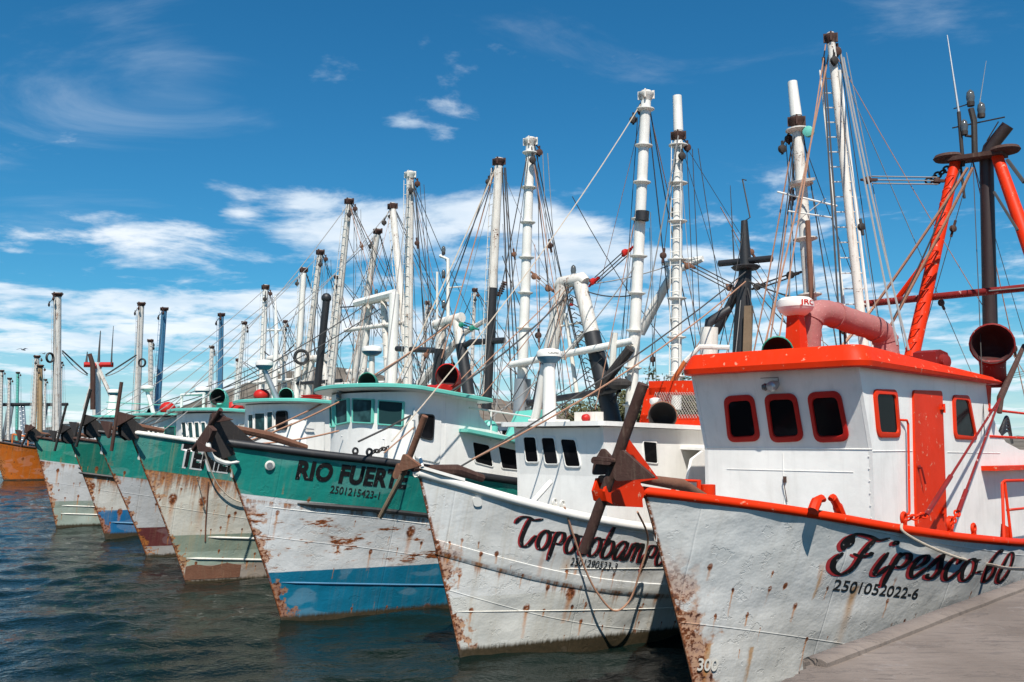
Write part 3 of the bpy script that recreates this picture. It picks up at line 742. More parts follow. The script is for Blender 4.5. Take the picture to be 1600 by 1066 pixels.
# ================================================================ NEAREST BOAT, red and grey white
GRP = 'trawlers moored side by side'
fip = Boat('fishing_trawler', (1088, 1092), 'grey white trawler with a red gunwale, red wheelhouse roof and red door, alongside the quay', [(-1.2, 2.95), (.4, 2.71), (1.35, 2.55), (2.45, 2.34), (3.85, 2.13), (6.3, 1.86), (10, 1.7), (17, 1.8)], 1.2, HM_fip, gun='redor', gr=.07, nx=150, nz=46, amp=.03, group=GRP)
# wheelhouse
def face_pt(bt, px, py, p0, n):
    r = ray(px, py); o = bt.wld(p0); nw = bt.a * n[0] + bt.s * n[1] + Vector((0, 0, n[2])); return bt.loc(CAM + r * ((o - CAM).dot(nw) / r.dot(nw)))
HW = 1.52
side = [(2.75, 1.3), (2.75, 3.53), (2.36, 4.80), (8.25, 4.80), (8.35, 4.5), (8.55, 4.15), (8.85, 3.85), (9.3, 3.62), (10.2, 3.46), (13.4, 3.36), (13.4, 1.2)]
mb = MB()
for y in (-HW, HW - .06): mb.prism([(x, y, z) for x, z in side], (0, .06, 0))
yi = HW - .063
mb.prism([(2.753, -yi, 1.3), (2.753, yi, 1.3), (2.753, yi, 3.53), (2.753, -yi, 3.53)], (.05, 0, 0))
mb.prism([(2.753, -yi, 3.53), (2.753, yi, 3.53), (2.363, yi, 4.8), (2.363, -yi, 4.8)], (.05, 0, 0))
mb.prism([(8.2, -yi, 1.3), (8.2, yi, 1.3), (8.2, yi, 4.79), (8.2, -yi, 4.79)], (.05, 0, 0))
mb.prism([(8.3, -yi, 3.3), (13.39, -yi, 3.3), (13.39, yi, 3.3), (8.3, yi, 3.3)], (0, 0, .04))
# welded seams, as thin raised beads
mb.tube([(2.745, -HW, 3.53), (2.745, HW, 3.53)], .008, 5); mb.tube([(2.75, -HW - .004, 3.50), (4.35, -HW - .004, 3.49)], .007, 5); mb.tube([(5.95, -HW - .004, 3.45), (8.9, -HW - .004, 3.40)], .006, 5)
fip_house = fip.part(mb, 'wheelhouse', 'cabin_white')
nf = Vector((-1.27, 0, -.39)).normalized(); pf = (2.75, 0, 3.53)
for cs in (((1131, 619), (1177.5, 616), (1189, 689), (1138.5, 691)), ((1194, 616), (1244, 614), (1257, 689), (1205, 691.5)), ((1261, 613), (1313, 610), (1328.6, 689), (1274, 691.5))):
    window(fip, [face_pt(fip, *c, pf, nf) for c in cs], nf, .095, .035, .15, 'red')
for cs in (((1363, 608), (1400, 609), (1406, 684), (1370, 684)), ((1487, 617), (1513, 618), (1526, 688), (1490, 686))):
    window(fip, [fip.pt(*c, y=-HW) for c in cs], (0, -1, 0), .10, .035, .15, 'redor')
mb = MB(); dc = [fip.pt(*c, y=-HW) for c in ((1424.5, 609.6), (1469, 611), (1477, 836), (1429, 826))]
mb.prism([p + Vector((0, .01, 0)) for p in rounded(dc, .09)], (0, -.05, 0)); door = fip.part(mb, 'door', 'redor')
mb = MB(); hp = fip.pt(1435, 730, y=-HW - .05); mb.tube([hp, hp + Vector((0, -.05, 0)), hp + Vector((.12, -.06, -.28))], .016, 6); mb.lathe(hp, (0, -1, 0), [(.035, 0), (.035, .03)], 10); fip.part(mb, 'handle', 'darkred', door)
for py in (638, 800):
    mb = MB(); q = fip.pt(1471, py, y=-HW - .05); mb.box(q + Vector((.02, -.01, 0)), (.16, .05, .05)); mb.tube([q + Vector((.07, -.02, -.08)), q + Vector((.07, -.02, .08))], .025, 8); fip.part(mb, 'hinge', 'redor', door)
mb = MB(); gp = [fip.pt(*c, y=-HW - .07) for c in ((1410, 656), (1417, 657), (1419, 663), (1421, 798), (1420, 803), (1414, 807))]; gp[0].y = gp[-1].y = -HW; mb.tube(gp, .02, 8); fip.part(mb, 'grab_rail', 'redor')
mb = MB(); q = face_pt(fip, 1213, 600, pf, nf); mb.tube([q, q + nf * .06], .06, 12); mb.lathe(q + nf * .06, nf, [(.075, 0), (.085, .04), (.085, .13), (.05, .17)], 14); mb.mi = 1; mb.lathe(q + nf * .08 + Vector((0, .11, -.02)), (-.35, 1, -.1), [(.05, 0), (.065, .05), (.04, .1)], 12); fip.part(mb, 'work_lamp', ['steel', 'lamp'])
q = fip.pt(1227, 752, x=2.75); mb = MB(); mb.box((2.735, q.y, q.z + .03), (.03, .05, .10)); mb.tube([(2.72, q.y, q.z + .06), (2.69, q.y, q.z + .04), (2.70, q.y - .01, q.z - .1), (2.735, q.y - .03, q.z - .34)], .008, 5); fip.part(mb, 'wire_hook', 'rust')
for px0, px1, py0, py1 in ((1135, 1345, 706, 797), ):
    a_, b_ = fip.pt(px0, py0, x=2.745), fip.pt(px1, py1, x=2.745); mb = MB(); mb.tube([(2.748, a_.y, a_.z - .30), (2.748, b_.y + .1, a_.z - .30)], .005, 5); mb.tube([(2.748, (a_.y * .55 + b_.y * .45), a_.z), (2.748, (a_.y * .55 + b_.y * .45), b_.z - .2)], .006, 5); fip.part(mb, 'weld_bead', 'cabin_white')
mb = MB()
for k in range(14):
    z_ = 1.9 + k * .19
    if z_ < 3.45: mb.lathe((2.745, -HW + .06, z_), (-1, 0, 0), [(.012, 0), (.010, .008)], 8)
fip.part(mb, 'rivet_row', 'cabin_white')['kind'] = 'stuff'
mb = MB(); mb.tube([face_pt(fip, 1216, 596, pf, nf), face_pt(fip, 1216, 590, pf, nf), (2.40, .1, 4.70), (2.42, .9, 4.70)], .010, 5); fip.part(mb, 'cable', 'rope_g')
# roof with its bulging visor
def roof_loop(e, z0, xf=2.06, xa=8.75, hw=1.74, r=.34):
    P = rounded([(xf - e, -hw - e, 0), (xf - e, hw - .14 + e, 0), (xa + e, hw - .14 + e, 0), (xa + e, -hw - e, 0)], r + e * .6, 6)
    # extra points along the long sides so that the slope reads straight
    return [Vector((p.x, p.y, z0(p.x))) for p in P]
zt = lambda x: lerp(5.15, 4.90, max(0, min((x - 2) / 6.7, 1))); zb_ = lambda x: lerp(4.79, 4.775, max(0, min((x - 2) / 6.7, 1)))
mb = MB()
loops = [roof_loop(-.3, lambda x: zb_(x) + .012), roof_loop(-.03, zb_), roof_loop(0, lambda x: zb_(x) + .015), roof_loop(.015, lambda x: lerp(zb_(x), zt(x), .28)), roof_loop(-.045, lambda x: lerp(zb_(x), zt(x), .62)), roof_loop(-.10, lambda x: zt(x) - .03), roof_loop(-.13, zt), roof_loop(-.17, zt), roof_loop(-.2, lambda x: zt(x) - .05)]
V = mb.grid(loops, True); mb.f(V[0][::-1]); mb.f(V[-1]); fip.part(mb, 'roof', 'redor', ang=28)
# canopy, shelf and rails along the aft house
mb = MB(); mb.prism([(7.72, -HW + .02, 3.08), (13.3, -HW + .02, 3.02), (13.3, -HW + .02, 3.10), (7.72, -HW + .02, 3.17)], (0, -.32, 0)); fip.part(mb, 'side_canopy', 'redor')
mb = MB(); Y = -2.18
zr = fip.sheer
mb.tube([(6.35, Y - .1, zr(6.3) - .1), (6.75, Y, 2.90), (6.9, Y, 2.93), (9, Y, 2.88), (14, Y, 2.78)], .028, 8); mb.tube([(6.95, Y, 2.40), (14, Y, 2.26)], .024, 8)
for x in (6.95, 9.2, 11.4): mb.tube([(x, Y - .05, zr(x) - .05), (x - .06, Y, 2.9)], .026, 8)
mb.prism([(6.5, Y - .02, zr(6.5) + .05), (7.05, Y - .02, zr(7) + .05), (7.0, Y - .02, zr(7) + .25), (6.6, Y - .02, zr(6.5) + .32)], (0, .03, 0))
fip.part(mb, 'guard_rail', 'redor')
mb = MB()
for z in (3.72, 4.25): mb.tube([(8.3, -HW, z + .02), (13.3, -HW, z - .06)], .025, 8)
mb.tube([(13.3, -HW, 3.3), (13.3, -HW, 4.9)], .025, 8); fip.part(mb, 'upper_rail', 'redor')
mb = MB(); mb.prism([(8.24, -HW - .01, 4.75), (8.55, -HW - .01, 4.75), (8.4, -HW - .01, 4.2), (8.36, -HW - .01, 4.2)], (0, .08, 0)); fip.part(mb, 'bracket', 'redor')
mb = MB(); mb.lathe((9.6, -.4, 3.34), (0, 0, 1), [(.5, 0), (.55, .1), (.55, .9), (.4, 1.15), (.1, 1.25)], 24); fip.part(mb, 'fuel_tank', 'white_rust')
mb = MB()
for i in range(5): mb.tube(spline([(9.0 + .1 * i, -1.2, 3.4), (9.2 + .05 * i, -1.45, 3.75 + .06 * i), (9.9, -1.4, 3.85 + .07 * i), (10.8, -1.2, 3.6)], 6), .03, 6)
fip.part(mb, 'hose', 'black_clean')
# stepped cap rails: chock, chain plates
def horn_chock(bt, x, s=1.0, mat='redor'):
    y = -bt.half(x, bt.sheer(x)); z = bt.sheer(x) + .1; sl = (bt.sheer(x + .3) - bt.sheer(x - .3)) / .6
    for k in (-1, 1):
        mb = MB(); mb.tube(spline([(x + k * .42 * s, y, z + sl * k * .42 - .05), (x + k * .30 * s, y, z + .09 * s + sl * k * .3), (x + k * .16 * s, y, z + .17 * s), (x + k * .09 * s, y, z + .15 * s)], 5), [.07 * s] * 6 + [.055 * s] * 5 + [.035 * s] * 5, 8); bt.part(mb, 'chock', mat)
horn_chock(fip, fip.hull_px(1293, 797).x, 1.1)
def chain(bt, p, q, n, s, mat='rust'):
    p, q = Vector(p), Vector(q); d = (q - p) / n; dn = d.normalized(); a = dn.orthogonal().normalized(); c = dn.cross(a); mb = MB()
    for i in range(n):
        m_ = p + d * (i + .5); u = a if i % 2 else c
        mb.tube([m_ + dn * math.cos(t) * d.length * .66 + u * math.sin(t) * s for t in [k * math.pi / 6 for k in range(13)]], s * .32, 6, cap=False)
    return bt.part(mb, 'chain', mat)
def ringbolt(bt, p, s, mat):
    p = Vector(p); mb = MB(); mb.box(p + Vector((0, 0, s * .3)), (s * 1.2, .05, s * .8)); mb.tube([p + Vector((math.sin(t) * s * .75, 0, s * 1.0 - math.cos(t) * s * .75)) for t in [k * math.pi / 7 for k in range(15)]], s * .3, 7, cap=False); bt.part(mb, 'ring_bolt', mat)
def gpt(bt, px, py):
    q = bt.hull_px(px, py); return Vector((q.x, -bt.half(q.x, bt.sheer(q.x)) + .02, bt.sheer(q.x) + .1))
c1 = gpt(fip, 1415, 828); c2 = gpt(fip, 1487, 838); c3 = gpt(fip, 1524, 845)
for c_, s_ in ((c1, .10), (c2, .12), (c3, .09)): ringbolt(fip, c_, s_, 'redor')
up = fip.pt(1563, 622, y=-1.72); c1b = fip.pt(1447, 805, y=-2.1); c2b = fip.pt(1497, 800, y=-2.15)
chain(fip, c1 + Vector((.1, 0, .08)), c1b, 4, .05, 'redor'); chain(fip, c2 + Vector((0, 0, .1)), c2b, 4, .05, 'redor')
mb = MB(); mb.tube([c1b, c1b.lerp(up, .28)], .04, 8); mb.tube([c1b.lerp(up, .28), up], .022, 7); fip.part(mb, 'shroud', 'darkred')
mb = MB(); mb.tube([c2b, c2b.lerp(up, .16)], .04, 8); mb.tube([c2b.lerp(up, .16), up], .022, 7); fip.part(mb, 'shroud', 'darkred')
mb = MB(); mb.tube([up + Vector((-.1, 0, -.3)), up, fip.pt(1600, 540, y=-1.5)], [.05, .07, .045], 8); fip.part(mb, 'shroud_socket', 'rust')
# roof gear
rp = fip.pt(1243, 492, x=3.9)
ro = radar(fip, rp + Vector((0, 0, -.02)), .32, .33, 'white')
mb = MB(); zb0 = zt(rp.x) - .05
mb.hexa([Vector((rp.x + sx * w_, rp.y + sy * w_, z)) for sx in (-1, 1) for sy in (-1, 1) for w_, z in ((.17, zb0), (.11, rp.z + .03))]); fip.part(mb, 'pedestal', 'redor', ro)
rvec = (CAM - fip.wld(rp)); ra = math.atan2(rvec.dot(fip.s), rvec.dot(fip.a))
def on_dome(u, t):
    a = ra + .25 + (u) * .95; return rp + Vector((math.cos(a) * .334, math.sin(a) * .334, .155 + t * .085))
put_text(fip, 'brand_lettering', 'JRC', None, 'red', .02, fn=on_dome).parent = ro
pp = [fip.pt(*c, x=xx) for c, xx in (((1262, 548), 4.4), ((1264, 508), 4.4), ((1272, 492), 4.5), ((1292, 489), 4.8), ((1330, 502), 5.5), ((1362, 512), 6.1), ((1378, 522), 6.4), ((1384, 535), 6.5), ((1386, 560), 6.5))]
mb = MB(); S_ = spline(pp, 6); mb.tube(S_, [.235 + .012 * mnoise.noise(Vector((i * .9, 0, 0))) for i in range(len(S_))], 22)
du = fip.part(mb, 'exhaust_duct', 'pink')
for i in (8, 20, 31, 40): d_ = (S_[i + 1] - S_[i]); mb = MB(); mb.tube([S_[i], S_[i] + d_.normalized() * .05], .252, 22); fip.part(mb, 'duct_band', 'pink', du)
gq = fip.pt(1212, 548, x=3.6); cowl(fip, gq + Vector((0, 0, -.35)), .25, .17, (-.75, -.5, -.1), .27, 'green')
cq = fip.pt(1552, 592, x=9.2); cowl(fip, Vector((cq.x, cq.y, zt(8.7) - .15)), .98, .25, (-.92, -.30, 0), .42, 'darkred', inm='maroon_in')
hq_ = fip.pt(1455, 563, x=7.6); mb = MB(); hz = zt(hq_.x) - .05
mb.prism([(hq_.x - .36, hq_.y + .22, hz + .14 + 0), (hq_.x - .36, hq_.y + .22, hz + .5), (hq_.x - .1, hq_.y + .22, hz + .56), (hq_.x + .3, hq_.y + .22, hz + .52), (hq_.x + .42, hq_.y + .22, hz + .36), (hq_.x + .42, hq_.y + .22, hz - .02), (hq_.x + .36, hq_.y + .22, hz - .02), (hq_.x + .3, hq_.y + .22, hz + .14)], (0, -.44, 0))
mb.lathe((hq_.x - .05, hq_.y - .22, hz + .32), (-.3, -1, 0), [(.10, 0), (.15, .03), (.13, .12), (.04, .15)], 14)
for k in (-1, 1): mb.tube([(hq_.x + .1 * k, hq_.y, hz - .03), (hq_.x + .1 * k, hq_.y, hz + .16)], .05, 8)
fip.part(mb, 'horn', 'darkred')
# A frame and exhaust mast
XA = 11.2
lt, lb = fip.pt(1493, 252, x=XA), fip.pt(1424, 560, x=XA - 1.6); rt_, rb_ = fip.pt(1558, 245, x=XA), fip.pt(1662, 540, x=XA - 1.2)
mb = MB(); mb.tube([lb, lt], [.165, .125], 14); mb.tube([rb_, rt_], [.165, .125], 14)
mb.tube([lb.lerp(lt, .55), fip.pt(1400, 470, x=XA - .6)], .07, 8)
af = fip.part(mb, 'a_frame', 'redor')
mb = MB(); a0, a1 = fip.pt(1482, 252, x=XA), fip.pt(1570, 240, x=XA); mb.bar(a0, a1, .5, .1); mb.lathe(a0 + Vector((0, 0, .02)), (0, 0, 1), [(.3, 0), (.34, .05), (.3, .12)], 16); mb.lathe(a1 + Vector((0, 0, .02)), (0, 0, 1), [(.3, 0), (.34, .05), (.3, .12)], 16); fip.part(mb, 'head_plate', 'rust', af)
for i in range(14):
    mb = MB(); q = lb.lerp(lt, .06 + .9 * i / 14); mb.tube([q + Vector((-.1, .1, 0)), q + Vector((-.28, .02, .02)), q + Vector((-.28, -.08, .05)), q + Vector((-.1, -.1, .08))], .014, 5); fip.part(mb, 'step_rung', 'redor', af)
mb = MB(); bl, br = fip.pt(1340, 476, x=XA - .8), fip.pt(1690, 441, x=XA - .8); mb.tube([bl, br], .085, 10); fip.part(mb, 'cross_beam', 'darkred', af)
m0, m1 = fip.pt(1549, 590, x=XA + .2), fip.pt(1541, 238, x=XA + .2); m2 = fip.pt(1575, 196, x=XA + .2)
mb = MB(); mb.tube([m0, m1], [.165, .15], 14); mb.tube([m1 + Vector((0, 0, -.2)), m1 + (m2 - m1) * .15, m2], [.155, .155, .145], 14, cap=True); fip.part(mb, 'exhaust_mast', 'rustblack')
for px, py, s_ in ((1517, 160, .16), (1534, 178, .15), (1507, 205, .15)): lamp(fip, fip.pt(px, py + 6, x=XA), s_)
mb = MB(); mb.tube([fip.pt(1523, 240, x=XA), fip.pt(1522, 190, x=XA), fip.pt(1517, 170, x=XA)], .07, 8); mb.tube([fip.pt(1508, 212, x=XA), fip.pt(1523, 214, x=XA)], .03, 6); mb.tube([fip.pt(1505, 260, x=XA), fip.pt(1498, 175, x=XA)], .045, 8); mb.tube([fip.pt(1490, 170, x=XA), fip.pt(1512, 163, x=XA)], .015, 5); mb.tube([fip.pt(1488, 200, x=XA), fip.pt(1570, 183, x=XA)], .018, 5); mb.tube([fip.pt(1560, 190, x=XA), fip.pt(1542, 220, x=XA)], .015, 5); mb.tube([fip.pt(1500, 250, x=XA), fip.pt(1507, 310, x=XA)], .03, 6); fip.part(mb, 'lamp_post', 'darkiron', af)
mb = MB(); mb.tube([fip.pt(1498, 175, x=XA), fip.pt(1480, 55, x=XA)], [.03, .012], 6); fip.part(mb, 'antenna', 'steel')
mb = MB(); mb.tube([fip.pt(1527, 185, x=XA), fip.pt(1541, 95, x=XA)], [.015, .006], 6); fip.part(mb, 'antenna', 'steel')
# starboard boom, a slim spar with a ladder beside it
XB = 9.2
bt_, bb_ = fip.pt(1297, 52, x=XB), fip.pt(1352, 560, x=XB)
fb = boom(fip, bt_, bb_, .115, 'boom_rust', 0, False, 0, 'rust', 2)
mb = MB(); o0, o1 = fip.pt(1312, 110, x=XB), fip.pt(1366, 560, x=XB); mb.tube([o0, o1], .035, 7); e0, e1 = fip.pt(1281, 110, x=XB), fip.pt(1328, 560, x=XB); mb.tube([e0, e1], .02, 6)
for i in range(19): t = .03 + i / 19; mb.tube([e0.lerp(e1, t), o0.lerp(o1, t)], .016, 5)
fip.part(mb, 'ladder', 'boom_white', fb)
tackle(fip, fip.pt(1345, 281, x=XB), fip.pt(1482, 283, x=XA), 'rope_g', 'rust', 3, .016)
chain(fip, fip.pt(1448, 285, x=XA), fip.pt(1490, 258, x=XA), 6, .08, 'darkiron')
for a_, b_, r_, mt, sg in (((1297, 75), (1180, 600), .02, 'rope_r', .2), ((1290, 70), (1212, 560), .016, 'rope_r', .1), ((1312, 75), (1402, 540), .02, 'rope_g', .1), ((1318, 90), (1420, 548), .02, 'rope_g', .3),
    ((1285, 90), (1315, 560), .02, 'rope_d', .05), ((1288, 90), (1322, 560), .02, 'rope_d', .05), ((1305, 80), (1350, 480), .018, 'rope_d', .1), ((1512, 262), (1365, 480), .034, 'rope_r', .05), ((1520, 262), (1385, 520), .034, 'rope_r', .05), ((1365, 480), (1290, 570), .034, 'rope_r', .02), ((1385, 520), (1352, 580), .03, 'rope_r', .02),
    ((1500, 265), (1395, 500), .02, 'rope_d', .1), ((1574, 250), (1600, 285), .04, 'rope_d', 0), ((1553, 300), (1590, 360), .03, 'rope_d', 0), ((1600, 450), (1545, 455), .02, 'rope_d', .0)):
    fip.line(fip.pt(*a_, x=XB + .3), fip.pt(*b_, x=5.2 if b_[1] > 530 else XA - .4) if a_[0] < 1420 else fip.pt(*b_, x=XB), r_, mt, sg)
# bow: gunwale box, chain hawse, bitt
def bow_box(bt, pts, yw, mat):
    mb = MB()
    for sd in (-1, 1): mb.prism([(x, sd * yw, z) for x, z in pts], (0, -sd * .05, 0))
    mb.prism([(pts[i][0], -yw + .05, pts[i][1]) for i in (0, 1, 2)], (0, 2 * yw - .1, 0)); bt.part(mb, 'bow_roller', mat)
zb = fip.zb
BX = [fip.pt(*c, y=-.1) for c in ((1004, 793), (962, 791), (947, 783), (944, 768), (950, 748), (985, 745), (1000, 752))]
TX_ = [fip.pt(*c, y=-.1) for c in ((979, 682), (1028, 748), (1000, 753), (984, 745))]
mb = MB()
for sd in (-1, 1):
    for pts in ((BX, TX_) if sd < 0 else (BX,)): mb.prism([(p.x, sd * .11, p.z) for p in pts], (0, -sd * .04, 0))
for a_, c_ in ((0, 1), (1, 2), (2, 3)): mb.prism([(BX[a_].x, -.075, BX[a_].z), (BX[c_].x, -.075, BX[c_].z), (BX[c_].x, .075, BX[c_].z), (BX[a_].x, .075, BX[a_].z)], (0, 0, .03))
fip.part(mb, 'bow_roller', 'redor')
mb = MB(); mb.lathe((-1.42, -.09, zb + .02), (0, 1, 0), [(.11, 0), (.07, .04), (.07, .14), (.11, .18)], 14); fip.part(mb, 'roller', 'redor')
mb = MB(); u0, u1 = fip.pt(1052, 750, x=.5), fip.pt(1092, 752, x=.5); mb.tube([u0 + Vector((0, 0, -.7)), u0, u1, u1 + Vector((0, 0, -.7))], .04, 8); mb.tube([u1 + Vector((.1, -.1, -.7)), u1 + Vector((.1, -.1, -.05))], .11, 10); fip.part(mb, 'mooring_bitt', 'redor')
# lettering
Q = hq(fip, (1306, 893), (1568, 912), (1568, 862), (1306, 838))
def quad_from_line(bt, p0, p1, hgt):
    a_, b_ = bt.hull_px(*p0), bt.hull_px(*p1); u_ = Vector((0, 0, hgt)); return [a_, b_, b_ + u_, a_ + u_]
Q = quad_from_line(fip, (1306, 893), (1574, 909), .335)
put_script(fip, 'name_shadow', 'Fipesco-60', Q, .105, .048, 'letter_red', .006, (-.10, -.06))
put_script(fip, 'name_lettering', 'Fipesco-60', Q, .10, .038, 'letter_black', .011)
put_text(fip, 'number_lettering', '2501052022-6', quad_from_line(fip, (1299, 922), (1432, 936), .165), 'number_black', .012)
fq = quad_from_line(fip, (1087, 1047), (1118, 1048), .17); put_text(fip, 'draught_mark', '300', fq, 'white_rust', .02, .022)

# ================================================================ SECOND BOAT, all white
top = Boat('fishing_trawler', (720, 1030), 'all white trawler with script lettering and rust streaks along its bow', [(-.98, 3.11), (.35, 2.66), (1.35, 2.36), (2.5, 2.12), (5, 1.8), (9, 1.62), (17, 1.7)], .98, HM_top, gun='white', gr=.08, nx=130, nz=40, amp=.022, group=GRP)
mb = MB(); zf0 = lambda x: top.sheer(x) - .96
X = [lerp(-.62, 12, (i / 60) ** 1.3) for i in range(61)]
def hp(bt, x, z, o=0): return Vector((x, -bt.skin(x, z) - o, z))
rows = []
for x in X:
    z0, z1 = zf0(x), zf0(x) - .23; rows.append([hp(top, x, z0 + .015, -.005), hp(top, x, z0, .016), hp(top, x, (z0 + z1) / 2, .018), hp(top, x, z1, .016), hp(top, x, z1 - .02, -.005)])
mb.grid(rows); top.uvize(top.part(mb, 'rub_strake', HM_top))
for zf, x0, x1 in ((lambda x: 1.52 - .05 * x, 1.4, 9), (lambda x: .80 - .06 * x, -.2, 9)): top.strip('weld_bead', 'white_rust', x0, x1, zf, .010)
# house: flat front with three windows, long flat roof with a thin lip
TW = 1.12; TX = 2.6
side = [(TX, 1.4), (TX - .02, 3.0), (TX - .12, 3.92), (9.6, 3.80), (9.6, 1.2)]
mb = MB()
for y in (-TW - .0, TW - .06): mb.prism([(x, y, z) for x, z in side], (0, .06, 0))
mb.prism([(TX + .003, -TW + .063, 1.4), (TX + .003, TW - .063, 1.4), (TX - .017, TW - .063, 3.0), (TX - .017, -TW + .063, 3.0)], (.05, 0, 0)); mb.prism([(TX - .017, -TW + .063, 3.0), (TX - .017, TW - .063, 3.0), (TX - .117, TW - .063, 3.9), (TX - .117, -TW + .063, 3.9)], (.05, 0, 0))
mb.prism([(4.2, -1.72, 1.3), (9.6, -1.72, 1.3), (9.6, -1.72, 3.42), (4.9, -1.72, 3.46), (4.5, -1.72, 3.3), (4.2, -1.72, 2.6)], (0, .06, 0))
top.part(mb, 'wheelhouse', 'cabin_white')
nf2 = Vector((-1, 0, -.11)).normalized(); pf2 = (TX - .02, 0, 3.0)
for cs in (((817, 681), (838, 681), (843, 724), (822, 724)), ((845, 682), (867, 682), (874, 727), (852, 727)), ((875, 684), (900, 685), (909, 731), (884, 731))):
    window(top, [face_pt(top, *c, pf2, nf2) for c in cs], nf2, .028, .022, .07, 'cabin_white')
window(top, [top.pt(*c, y=-TW) for c in ((1003, 688), (1026, 690), (1028, 726), (1006, 724))], (0, -1, 0), .03, .02, .06, 'cabin_white')
mb = MB(); P = rounded([(TX - .34, -TW - .16, 0), (TX - .34, TW + .2, 0), (9.8, TW + .2, 0), (9.8, -TW - .16, 0)], .12, 4)
zz = lambda x: 3.93 - .017 * (x - 2.3)
V = mb.grid([[Vector((p.x, p.y, zz(p.x) + dz)) for p in P] for dz in (0, .085)], True); mb.f(V[0][::-1]); mb.f(V[1]); top.part(mb, 'roof', 'cabin_white')
mb = MB(); mb.prism([(5.0, -1.72, 3.46), (9.7, -1.72, 3.40), (9.7, -TW, 3.42), (5.0, -TW, 3.48)], (0, 0, .05)); top.part(mb, 'side_canopy', 'cabin_white')
# radar on its mast
rp2 = top.pt(858, 562, x=3.7); radar(top, rp2 + Vector((0, 0, -.08)), .26, .30, 'dome_blue', None)
mb = MB(); bz = zz(3.7) + .07; mb.tube([(rp2.x, rp2.y, bz), (rp2.x, rp2.y, rp2.z - .08)], [.155, .125], 12); mb.tube([(rp2.x + .1, rp2.y + .52, bz), (rp2.x, rp2.y + .12, rp2.z - .1)], .09, 10); mb.tube([(rp2.x, rp2.y + .55, bz), (rp2.x, rp2.y + .12, rp2.z - .1)], .025, 6); mb.tube([(rp2.x - .1, rp2.y + .5, bz + .1), (rp2.x + .3, rp2.y - .3, bz + .08)], .03, 6); top.part(mb, 'radar_mast', 'white')
rv = CAM - top.wld(rp2); ra2 = math.atan2(rv.dot(top.s), rv.dot(top.a))
put_text(top, 'brand_lettering', 'FURUNO', None, 'letter_black', .01, fn=lambda u, t: rp2 + Vector((math.cos(ra2 - .1 + .9 * u) * .272, math.sin(ra2 - .1 + .9 * u) * .272, .105 + t * .04)))
q = top.pt(920, 655, x=4.6); mb = MB(); mb.box((q.x, q.y, q.z + .02), (.22, .62, .26)); mb.box((q.x + .02, q.y - .1, q.z - .17), (.3, .5, .16)); mb.mi = 1; mb.lathe((q.x - .1, q.y - .05, q.z + .02), (-1, -.2, 0), [(.06, 0), (.09, .05), (.08, .14), (.03, .18)], 12); top.part(mb, 'horn_box', ['white_rust', 'red'])
q = top.pt(1038, 690, x=5.6); cowl(top, (q.x, q.y, zz(q.x) - .15), .40, .21, (-.86, -.5, 0), .30, 'rust_l')
mb = MB(); f0 = top.pt(1012, 675, x=6.6); f1 = top.pt(1125, 675, x=6.6); h0 = top.pt(1025, 606, x=6.6); h1 = top.pt(1125, 606, x=6.6)
mb.hexa([f0 + Vector((dx_, dy_, 0)) if lo else h0 + Vector((dx_, dy_, 0)) for dx_ in (0, .3) for dy_ in (-.28, .28) for lo in (1, 0)]); mb.hexa([f1 + Vector((dx_, dy_, 0)) if lo else h1 + Vector((dx_, dy_, 0)) for dx_ in (0, .3) for dy_ in (-.2, .2) for lo in (1, 0)]); mb.bar(h0 + Vector((.15, .2, .0)), h1 + Vector((.15, -.2, 0)), .3, .32); mb.bar(f0 + Vector((.15, .2, .2)), f1 + Vector((.15, -.2, .2)), .3, .36); gt = top.part(mb, 'gantry', 'redor')
mb = MB()
for i in range(26):
    t = i / 26; mb.tube([h0.lerp(h1, t) + Vector((-.02, 0, -.1)), f0.lerp(f1, min(t + .28, 1)) + Vector((-.02, 0, .3))], .006, 4); mb.tube([h0.lerp(h1, t) + Vector((-.02, 0, -.1)), f0.lerp(f1, max(t - .28, 0)) + Vector((-.02, 0, .3))], .006, 4)
top.part(mb, 'wire_mesh', 'foil', gt)
mb = MB(); q = top.pt(1022, 700, x=6.2); mb.tube([top.pt(1024, 668, x=6.2), top.pt(1024, 632, x=6.2)], .05, 8); mb.lathe(top.pt(1024, 632, x=6.2), (0, 0, 1), [(.1, 0), (.13, .04), (.13, .12), (.05, .15)], 12); top.part(mb, 'navigation_lamp', 'white')
mb = MB(); u0, u1, u2, u3 = top.pt(1040, 612, x=7.2), top.pt(1071, 565, x=7.2), top.pt(1094, 542, x=7.3), top.pt(1140, 543, x=7.6); mb.tube([u0 + Vector((0, 0, -.6)), u0, u1], .06, 8); mb.mi = 1; mb.tube([u1, u2, u3], .06, 8); top.part(mb, 'davit', ['orange', 'white_rust'])
q0, q1 = top.pt(1107, 600, x=8), top.pt(1108, 512, x=8); mb = MB(); mb.tube([q0, q1], .21, 14); mb.mi = 1; mb.tube([q1, q1 + Vector((0, 0, .12)), q1 + Vector((.35, -.35, .45))], [.12, .12, .1], 10); top.part(mb, 'funnel', ['white_rust', 'black'])
